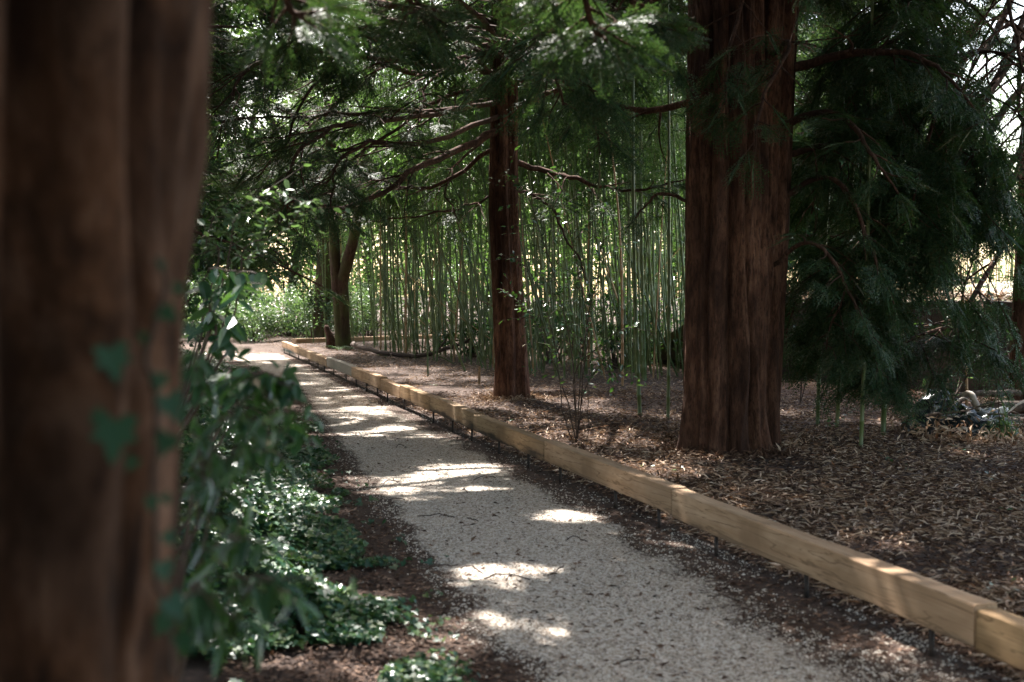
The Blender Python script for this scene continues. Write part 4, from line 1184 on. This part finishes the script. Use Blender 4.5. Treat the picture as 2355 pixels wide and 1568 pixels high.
# small seedlings and ivy runners on the litter right of the edging
x, y, g = scatter(420, (-30, 40), (4.5, 24), lambda x, y: inner(x, y) & (vnoise(x * 1.2, y * 1.2, s=55) > .66), seed=83)
n = len(x)
mb = MB()
for k in range(3):
    mb.place(IVY, np.stack([x + g.normal(0, .06, n), y + g.normal(0, .06, n), gz(x, y) + g.uniform(.03, .1, n)], -1), np.stack([g.normal(0, 1, n), g.normal(0, 1, n), g.normal(-.2, .2, n)], -1),
             np.stack([g.normal(0, .3, n), g.normal(0, .3, n), np.ones(n)], -1), g.uniform(.02, .045, n))
tag(mb.build('seedlings', M['ivy_leaf']), 'tiny green seedlings and ivy among the dry leaves', 'seedlings', kind='stuff')

# ------------------------------------------------------------------ ivy on the near trunk
def trunk_pt(u, v, off=.02):
    lo_, hi = None, None
    for d in np.linspace(.7, 2.2, 400):
        q = P(u, v, d); c = left_c(q[2])
        if np.hypot(q[0] - c[0], q[1] - c[1]) < (.40 - .02 * q[2]) * 1.04 + off: return q
    return P(u, v, 1.45)
t = thing('ivy_vine', 'ivy vine climbing the near trunk with large blurred leaves', 'ivy', (LT[0] + .2, LT[1] - .35, 0))
tl = np.array(t.location)
bigivy = (IVY[0] * 1.0, IVY[1])
spots = [(262, 838, 88, 80), (262, 1012, 112, 95), (378, 722, 50, 200), (408, 668, 34, 250), (372, 612, 22, 90), (366, 880, 44, 100), (398, 940, 70, 70), (380, 1024, 60, 110),
         (348, 1160, 38, 100), (385, 1150, 30, 60), (378, 1318, 56, 280), (405, 1402, 70, 300), (372, 1440, 60, 120), (440, 770, 46, 80), (428, 870, 36, 100), (330, 780, 30, 90), (222, 960, 40, 140), (392, 1240, 40, 300), (430, 1480, 60, 60), (300, 1068, 40, 120)]
stem_pts = [trunk_pt(u * K, v * K, .008) for (u, v) in ((400, 1560), (395, 1440), (372, 1310), (375, 1160), (385, 1020), (390, 930), (372, 860), (385, 720), (395, 660), (372, 600))]
MB().tube(curve(stem_pts, 50, .002, 2), .004, 6).build('stem', M['twig'], t, True).location = tuple(-tl)
g = np.random.default_rng(91)
for (u, v, sz, ang) in spots:
    q = trunk_pt(u * K, v * K, .03); tocam = norm(np.array([0, 0, CAM_Z]) - q)
    a = R(ang); rt = norm(np.cross([0, 0, 1.0], -tocam)) * -1
    X = math.cos(a) * np.array([1, 0, 0]) - abs(math.sin(a)) * np.array([0, 0, 1.0]) * .9
    sc = sz * K / F_PX * q[1]
    MB().place(bigivy, [q - norm(X) * sc * .4], [X], [tocam + g.normal(0, .25, 3)], [sc * .95]).build('leaf', M['vine_leaf'], t).location = tuple(-tl)

# ------------------------------------------------------------------ leafy plants seen one by one
def leafy(name, label, cat, base, stems, leaf, size, m, per=.05, seed=0, hang=.5, wild=.6, r=.008, start=.2, side=0.0, slen=(.2, .55)):
    """A plant of one or more bent stems that carry separate leaves."""
    g = np.random.default_rng(seed); base = np.asarray(base, float); t = thing(name, label, cat, base)
    lf = MB()
    for ctl in stems:
        c = curve(ctl, 26, .006, int(g.integers(999))); st = MB().tube(c, np.linspace(r, r * .35, 26), 6)
        L = np.sum(np.linalg.norm(np.diff(c, axis=0), axis=1)); segs = [(c, start, L)]
        if side:
            for k in range(int(L / side)):
                f = g.uniform(start, .97) * 25; a = min(int(f), 24); tg = norm(c[a+1] - c[a])
                d = norm(np.cross(tg, g.normal(0, 1, 3))) + tg * .6 + np.array([0, 0, g.uniform(-.1, .2)])
                l2 = g.uniform(*slen); b = grow(c[a], d, l2, .5, 7, g, .12); st.tube(b, np.linspace(r * .4, r * .2, 7), 4, cap=False)
                segs.append((b, .2, l2))
        st.build('stem', M['twig'], t, True).location = tuple(-base)
        for (b, s0, l2) in segs:
            m_ = max(2, int(l2 / per)); f = np.linspace(s0, 1, m_) * (len(b) - 1); a = np.minimum(f.astype(int), len(b) - 2)
            p = b[a] + (b[a+1] - b[a]) * (f - a)[:, None]; tg = norm(b[a+1] - b[a])
            sd = norm(np.cross(tg, g.normal(0, .3, (m_, 3)) + np.array([0, 0, 1]))) * np.where(np.arange(m_) % 2, 1, -1)[:, None]
            lf.place(leaf, p, tg * .5 + sd * .8 + g.normal(0, wild * .4, (m_, 3)) + np.array([0, 0, -hang]), g.normal(0, .35, (m_, 3)) + np.array([0, 0, 1]), g.uniform(*size, m_))
    lf.build('foliage', m, t).location = tuple(-base)
    return t
OVAL = big_leaf(.5, .12, 6); LANCE = big_leaf(.3, .25, 7)
# large-leaved laurel sprig hanging beside the near trunk
b0 = np.array([-2.1, 5.4, .1])
leafy('laurel_bush', 'large leaved laurel hanging beside the near trunk', 'shrub', b0,
      [[b0, PD(490, 860, 5.2), PD(520, 770, 5.0), PD(548, 690, 4.9), PD(560, 640, 4.8)],
       [b0, PD(480, 800, 5.3), PD(500, 700, 5.2), PD(540, 640, 5.1), PD(620, 622, 5.0)],
       [b0, PD(470, 850, 5.2), PD(470, 700, 5.3), PD(470, 620, 5.2), PD(550, 618, 5.1)],
       [b0, PD(480, 900, 5.0), PD(520, 860, 4.7), PD(570, 850, 4.5)]],
      OVAL, (.08, .13), M['laurel_leaf'], .10, 3, .9, .6, .008, .3)
b0 = np.array([-2.2, 6.6, .1])
leafy('elder_shrub', 'tall thin shrub with bright backlit leaves left of the path', 'shrub', b0,
      [[b0, PD(520, 700, 6.4), PD(560, 560, 6.3), PD(640, 525, 6.2), PD(690, 480, 6.1), PD(722, 465, 6.0)],
       [b0, PD(500, 640, 6.5), PD(520, 500, 6.5), PD(580, 450, 6.4), PD(640, 440, 6.3)],
       [b0, PD(490, 640, 6.5), PD(480, 560, 6.5), PD(500, 470, 6.5), PD(530, 500, 6.4)],
       [b0, PD(510, 650, 6.5), PD(560, 600, 6.4), PD(600, 560, 6.3), PD(610, 500, 6.2)]],
      OVAL, (.04, .075), M['shrub_leaf'], .06, 5, .2, .8, .006, .35, .4, (.1, .3))
# blurred shrub right in front, lower left
b0 = np.array([-.95, 2.7, .05])
leafy('privet_shrub', 'blurred leafy shrub at the foot of the near trunk', 'shrub', b0,
      [[b0, PD(440, 1300, 2.6), PD(470, 1100, 2.5), PD(500, 980, 2.4), PD(560, 900, 2.35)],
       [b0, PD(430, 1200, 2.7), PD(450, 1000, 2.6), PD(450, 860, 2.55), PD(470, 780, 2.5)],
       [b0, PD(450, 1350, 2.4), PD(520, 1250, 2.2), PD(600, 1220, 2.1)],
       [b0, PD(430, 1450, 2.3), PD(480, 1420, 2.1), PD(560, 1440, 2.0)],
       [b0, PD(440, 1250, 2.6), PD(520, 1100, 2.5), PD(600, 1010, 2.45), PD(690, 950, 2.4)],
       [b0, PD(420, 1500, 2.2), PD(420, 1420, 2.0), PD(450, 1380, 1.9), PD(500, 1420, 1.85)],
       [b0, PD(430, 1350, 2.6), PD(500, 1300, 2.5), PD(580, 1330, 2.4), PD(640, 1400, 2.3)],
       [b0, PD(440, 1150, 2.8), PD(480, 1060, 2.7), PD(560, 1010, 2.6), PD(640, 1060, 2.5)]],
      LANCE, (.045, .08), M['laurel_leaf'], .065, 7, .9, .7, .005, .35, .2, (.06, .16))
b0 = np.array([-1.7, 3.7, .05])
leafy('laurel_bush', 'low laurel sprig reaching over the left verge of the path', 'shrub', b0,
      [[b0, PD(500, 1100, 3.6), PD(560, 980, 3.5), PD(630, 900, 3.4), PD(690, 870, 3.35)],
       [b0, PD(480, 1050, 3.6), PD(540, 920, 3.5), PD(590, 880, 3.4), PD(660, 930, 3.3)],
       [b0, PD(500, 1150, 3.5), PD(580, 1040, 3.4), PD(660, 990, 3.3), PD(700, 960, 3.3)],
       [b0, PD(470, 1050, 3.7), PD(500, 930, 3.7), PD(530, 870, 3.6), PD(600, 850, 3.5)]],
      OVAL, (.045, .08), M['laurel_leaf'], .06, 9, .7, .6, .005, .45, .3, (.06, .16))
# saplings right of the edging
b0 = np.array([*GD(1326, 1024)[:2], 0.0])
Ds = b0[1]
leafy('sapling', 'thin many stemmed sapling with glittering leaves behind the edging', 'sapling', b0,
      [[b0, PD(1300, 960, Ds), PD(1285, 860, Ds), PD(1270, 760, Ds+.2), PD(1230, 640, Ds+.3), PD(1180, 580, Ds+.4)],
       [b0, PD(1335, 900, Ds), PD(1345, 760, Ds), PD(1330, 640, Ds), PD(1300, 500, Ds), PD(1280, 380, Ds)],
       [b0, PD(1322, 860, Ds), PD(1370, 800, Ds-.1), PD(1420, 760, Ds-.2), PD(1462, 745, Ds-.2)],
       [b0, PD(1340, 930, Ds), PD(1360, 860, Ds-.1), PD(1390, 830, Ds-.2), PD(1420, 880, Ds-.3)],
       [b0, PD(1300, 900, Ds+.1), PD(1250, 780, Ds+.4), PD(1200, 700, Ds+.7), PD(1150, 665, Ds+1)],
       [b0, PD(1310, 800, Ds), PD(1250, 560, Ds+.3), PD(1210, 450, Ds+.5), PD(1160, 400, Ds+.7)],
       [b0, PD(1340, 780, Ds), PD(1370, 640, Ds+.1), PD(1380, 520, Ds+.2), PD(1400, 430, Ds+.2)]],
      OVAL, (.045, .085), M['laurel_leaf'], .075, 11, .15, .8, .008, .35, .17, (.2, .5))
b0 = np.array([*GD(1345, 1035)[:2], 0.0])
leafy('sapling', 'short bare stemmed seedling at the foot of the thin sapling', 'sapling', b0,
      [[b0, PD(1352, 960, b0[1]), PD(1350, 880, b0[1]), PD(1362, 830, b0[1])]], OVAL, (.04, .07), M['laurel_leaf'], .12, 12, .2, .8, .005, .5)
b0 = np.array([*GD(2150, 1010)[:2], 0.0]); Dq = b0[1]
leafy('sapling', 'dark tilted sapling with sunlit leaves in front of the log pile', 'sapling', b0,
      [[b0, PD(2195, 930, Dq), PD(2240, 820, Dq), PD(2280, 700, Dq), PD(2300, 600, Dq)],
       [b0, PD(2180, 880, Dq), PD(2200, 780, Dq-.1), PD(2180, 700, Dq-.2), PD(2160, 640, Dq-.2)],
       [b0, PD(2230, 860, Dq), PD(2290, 790, Dq-.1), PD(2330, 760, Dq-.2)],
       [PD(2240, 820, Dq), PD(2200, 760, Dq), PD(2150, 740, Dq), PD(2110, 745, Dq)],
       [PD(2280, 700, Dq), PD(2240, 660, Dq), PD(2215, 620, Dq), PD(2180, 600, Dq)]],
      OVAL, (.05, .10), M['shrub_leaf'], .11, 13, .2, .8, .012, .3, .4)
b0 = np.array([*GD(1890, 1000)[:2], 0.0])
leafy('sapling', 'low green seedling among the dry leaves under the yew boughs', 'sapling', b0,
      [[b0, PD(1900, 960, b0[1]), PD(1880, 920, b0[1])], [b0, PD(1930, 970, b0[1]), PD(1960, 940, b0[1])]], OVAL, (.05, .09), M['shrub_leaf'], .06, 14, .2, .8, .004, .3)

for k, (u, v, tops, lb) in enumerate([
    (2080, 930, [(2060, 780), (2110, 700), (2050, 620)], 'thin stems with a few leaves in front of the dark wall'),
    (2300, 900, [(2290, 760), (2330, 690), (2270, 640)], 'thin leafless tangle against the wall by the right edge'),
    (1840, 920, [(1830, 780), (1880, 700), (1850, 600)], 'thin dark stems beside the thick twin trunk')]):
    b0 = np.array([*GD(u, v)[:2], 0.0]); Dk = min(b0[1], 16.0); b0 = P(u * K, v * K, Dk); b0[2] = 0
    leafy('undergrowth_plant', lb, 'plant', b0, [[b0, (PD(a, b, Dk) + b0) / 2 + np.array([.05, 0, .1]), PD(a, b, Dk), PD(a + (30 if q_ % 2 else -40), b - 60, Dk - .1)] for q_, (a, b) in enumerate(tops)],
          OVAL, (.05, .09), M['laurel_leaf'], .22, 30 + k, .2, .8, .007, .3, .16, (.2, .7))
# ------------------------------------------------------------------ dead wood, log pile, stake, stump
q = [PD(812, 792, 30), PD(840, 802, 28.5), PD(900, 812, 27.5), PD(960, 815, 27), PD(1010, 803, 26.6), PD(1060, 788, 26.4), PD(1090, 772, 26.2)]
for a in q[:4]: a[2] = max(a[2], .06)
fb = MB().tube(curve(q, 40, .01, 4), np.linspace(.07, .03, 40), 8, rough=.2)
for k, (a, b) in enumerate([((900, 812, 27.5), (885, 838, 26.8)), ((1010, 803, 26.6), (1030, 770, 26.3)), ((960, 815, 27), (940, 790, 26.9)), ((1060, 788, 26.4), (1105, 800, 26.4))]):
    A, B = PD(*a), PD(*b); fb.tube(curve([A, (A+B)/2 + .05, B], 8), np.linspace(.025, .008, 8), 5)
tag(fb.build('fallen_branch', M['twig'], smooth=True), 'dark crooked fallen branch lying in front of the bamboo', 'branch')
q = GD(1102, 890); sk = MB().tube([(q[0], q[1], -.05), (q[0]+.005, q[1], .25), (q[0]+.008, q[1], .33), (q[0]+.008, q[1], .35)], [.022, .022, .02, .012], 8)
tag(sk.build('wooden_stake', M['timber_brown']), 'small wooden stake in the leaves left of the slim trunk', 'stake')
q = PD(757, 805, 32.1); q[2] = 0
sp_ = MB()
sp_.tube([q + (.03, 0, -.05), q + (0, 0, .35), q + (-.07, 0, .62), q + (-.08, 0, .7)], [.12, .09, .08, .04], 10, rough=.25, seed=3)
sp_.tube([q + (.1, .05, -.05), q + (.08, .05, .3), q + (.02, .05, .55)], [.1, .08, .03], 8, rough=.25, seed=5)
tag(sp_.build('tree_stump', M['limb_bark'], smooth=True), 'jagged brown stump leaning at the foot of the forked tree', 'stump')
# moss and ferns at the forked tree's foot
g = np.random.default_rng(99)
def fern(loc, label, seed, n=12, L=.5):
    g = np.random.default_rng(seed); t = thing('fern', label, 'fern', loc); mb = MB()
    for k in range(n):
        a = g.uniform(0, 6.28); b = grow((0, 0, 0), (math.cos(a), math.sin(a), 1.2), L * g.uniform(.6, 1.1), 3.0 / L * .5, 9, g, .05)
        mb.tube(b, .004, 3, cap=False)
        for sg in (1, -1):
            tg = norm(np.gradient(b, axis=0)); sd = norm(np.cross(tg, [0, 0, 1.0])) * sg
            mb.place(DIAM(.3), b[1:], (sd + tg * .4)[1:], np.array([0, 0, 1.0]), .16 * (1 - np.linspace(.1, .95, 8)))
    mb.build('fronds', M['shrub_leaf'], t)
    return t
for k, (u, v, lb) in enumerate([(782, 806, 'small fern at the front of the forked tree'), (806, 806, 'fern right of the forked tree foot'), (690, 785, 'fern at the far end of the edging'), (880, 818, 'fern between forked tree and fallen branch'), (1085, 800, 'fern at the end of the fallen branch')]):
    q = GD(u, v); fern((q[0], q[1] - .3, 0.0), lb, 300 + k, 14, .5)

def crumple(c, rx, ry, rz, seed, open_=.0):
    """A crumpled sheet heaped into a lump."""
    na, nz = 64, 36; th = np.linspace(0, 2*math.pi, na, endpoint=False); ph = np.linspace(.02, math.pi/2, nz)
    Th, Ph = np.meshgrid(th, ph)
    x, y, z = np.cos(Th)*np.sin(Ph), np.sin(Th)*np.sin(Ph), np.cos(Ph)
    rg = 1 - np.abs(2*fbm(x*2.1+seed, y*2.1, z*2.1, 4, seed) - 1)
    d = .62 + .5 * rg + .12 * (fbm(x*7, y*7, z*7, 2, seed+3) - .5)
    V = np.stack([c[0] + rx*x*d, c[1] + ry*y*d, c[2] + rz*z*d*(.8 + .4*fbm(x*1.5, y*1.5, s=seed+1))], -1)
    i, j = np.meshgrid(np.arange(nz-1), np.arange(na), indexing='ij')
    q = np.stack([i*na+j, (i+1)*na+j, (i+1)*na+(j+1) % na, i*na+(j+1) % na], -1).reshape(-1, 4)
    return MB().add(V.reshape(-1, 3), q)
c = GD(2165, 1003); D0 = c[1]
tag(crumple((*PD(2155, 990, D0)[:2], -.03), .36, .3, .5, 3).build('plastic_bag', M['plastic'], smooth=True), 'upright crumpled black plastic bag left of the log pile', 'plastic bag')
tag(crumple((*PD(2238, 990, D0 - .1)[:2], -.03), .48, .34, .36, 8).build('plastic_sheet', M['plastic'], smooth=True), 'low crumpled black plastic sheet in front of the logs', 'plastic sheet')
def log(pts, r, m, name, label, cat='log', k=12, ro=.12):
    return tag(MB().tube(curve(pts, 22, .004, 2), r, k, rough=ro).build(name, m, smooth=True), label, cat)
log([PD(2212, 912, D0), PD(2232, 905, D0-.05), PD(2246, 930, D0-.1), PD(2256, 970, D0-.1), PD(2248, 990, D0-.15)], np.interp(np.linspace(0, 1, 22), [0, .2, .7, 1], [.02, .032, .045, .03]), M['pale_wood'], 'bent_branch', 'pale barkless branch bent over the black plastic', 'branch', 10)
log([PD(2190, 912, D0+.4), PD(2260, 906, D0+.4), PD(2350, 908, D0+.4)], .035, M['log'], 'log', 'thin dark log along the back of the pile')
log([PD(2230, 950, D0+.35), PD(2300, 935, D0+.3), PD(2380, 940, D0+.3)], .065, M['log'], 'log', 'thick dark log at the middle of the pile')
log([PD(2265, 985, D0), PD(2320, 975, D0+.1), PD(2400, 975, D0+.2)], .075, M['log'], 'log', 'thick log lying low behind the bent branch')
log([PD(2190, 1008, D0-.35), PD(2250, 1006, D0-.35), PD(2330, 1004, D0-.35)], .05, M['log'], 'log', 'pale topped log at the very front of the pile')
log([PD(2225, 1003, D0-.25), PD(2280, 975, D0-.2), PD(2370, 920, D0-.1)], .012, M['pale_wood'], 'stick', 'long thin pale stick leaning across the pile', 'stick', 6)
log([PD(2285, 965, D0-.1), PD(2308, 945, D0-.1), PD(2318, 958, D0-.1)], .05, M['white_scrap'], 'scrap_of_cloth', 'white crumpled scrap on the log pile', 'scrap', 8, .4)
log([PD(2140, 985, D0-.2), PD(2185, 950, D0-.2), PD(2230, 918, D0-.1)], .015, M['twig'], 'stick', 'dark stick propped over the plastic bag', 'stick', 6)
log([PD(2210, 985, D0-.4), PD(2265, 990, D0-.4), PD(2300, 992, D0-.4)], .025, M['pale_wood'], 'stick', 'short pale stick under the bent branch', 'stick', 6)
g = np.random.default_rng(321)
for k in range(16):
    c0 = PD(g.uniform(2150, 2345), g.uniform(925, 1000), D0 - g.uniform(-.2, .45)); a = g.uniform(-.5, .5); L = g.uniform(.3, .8)
    d_ = np.array([math.cos(a), g.uniform(-.5, .5), math.sin(a) * .7]); c0[2] = max(c0[2], .05 + abs(d_[2]) * L / 2)
    tag(MB().tube(curve([c0 - d_ * L / 2, c0 + g.normal(0, .03, 3), c0 + d_ * L / 2], 12, .006, k), np.linspace(1, .5, 12) * g.uniform(.007, .018), 6, rough=.2).build('stick', M['pale_wood' if k % 3 == 0 else 'log']),
        'thin stick lying criss-cross on the log pile', 'stick', 'sticks on the log pile')
xq, yq = D0 and g.uniform(4.3, 6.2, 1500), g.uniform(D0 - 1.0, D0 + .5, 1500)
tag(MB().place(blade(.3, .3, .2), np.stack([xq, yq, gz(xq, yq) + np.abs(g.normal(0, .09, 1500))], -1), g.normal(0, 1, (1500, 3)), g.normal(0, .6, (1500, 3)) + np.array([0, 0, 1]), g.uniform(.05, .12, 1500)).build('leaf_litter', M['dry_leaf']),
    'dry leaves caught between the sticks of the log pile', 'leaf litter', kind='stuff')
# litter banked against the trunks
for k, (cx, cy_, rr, m_) in enumerate([(2.12, 11.2, .42, 1700), (2.39, 11.5, .34, 600), (0, 16.7, .27, 900)]):
    aq, rq = g.uniform(0, 6.28, m_), rr + np.abs(g.normal(0, .16, m_)); xq, yq = cx + rq * np.cos(aq), cy_ + rq * np.sin(aq)
    tag(MB().place(blade(.22, .3, .2), np.stack([xq, yq, gz(xq, yq) + .05 * np.exp(-(rq - rr) / .1) * g.uniform(.1, 1, m_) + .01], -1), g.normal(0, 1, (m_, 3)) * np.array([1, 1, .5]), g.normal(0, .5, (m_, 3)) + np.array([0, 0, 1]), g.uniform(.04, .11, m_)).build('leaf_litter', M['dry_leaf' if k else 'brown_litter'] if k != 2 else M['dry_leaf']),
        ['brown litter banked against the foot of the thick twin trunk', 'dry leaves behind the foot of the thick twin trunk', 'dry leaves banked against the foot of the slim trunk'][k], 'leaf litter', kind='stuff')
# twigs on the ground
g = np.random.default_rng(123)
for k in range(46):
    if k < 26:
        y = g.uniform(6, 14); x = g.uniform(beam_x(y) + .5, min(beam_x(y) + 7, .5*y)); lb, gp = 'thin twig lying on the leaf litter right of the edging', 'twigs on the litter'
    else:
        y = g.uniform(4.5, 12); x = g.uniform(ivy_x(y) + .2, beam_x(y) - .1); lb, gp = 'thin dark twig lying on the gravel path', 'twigs on the gravel'
    a = g.uniform(0, 6.28); L = g.uniform(.15, .8) if k < 26 else g.uniform(.08, .3)
    z = float(gz(x, y)) + .02
    pts = [(x, y, z), (x + L*.5*math.cos(a), y + L*.5*math.sin(a), z + .02), (x + L*math.cos(a+.2), y + L*math.sin(a+.2), z + .005)]
    tag(MB().tube(curve(pts, 9, .006, k), np.linspace(.006, .003, 9) if k < 26 else .004, 5).build('twig', M['twig']), lb, 'twig', gp)
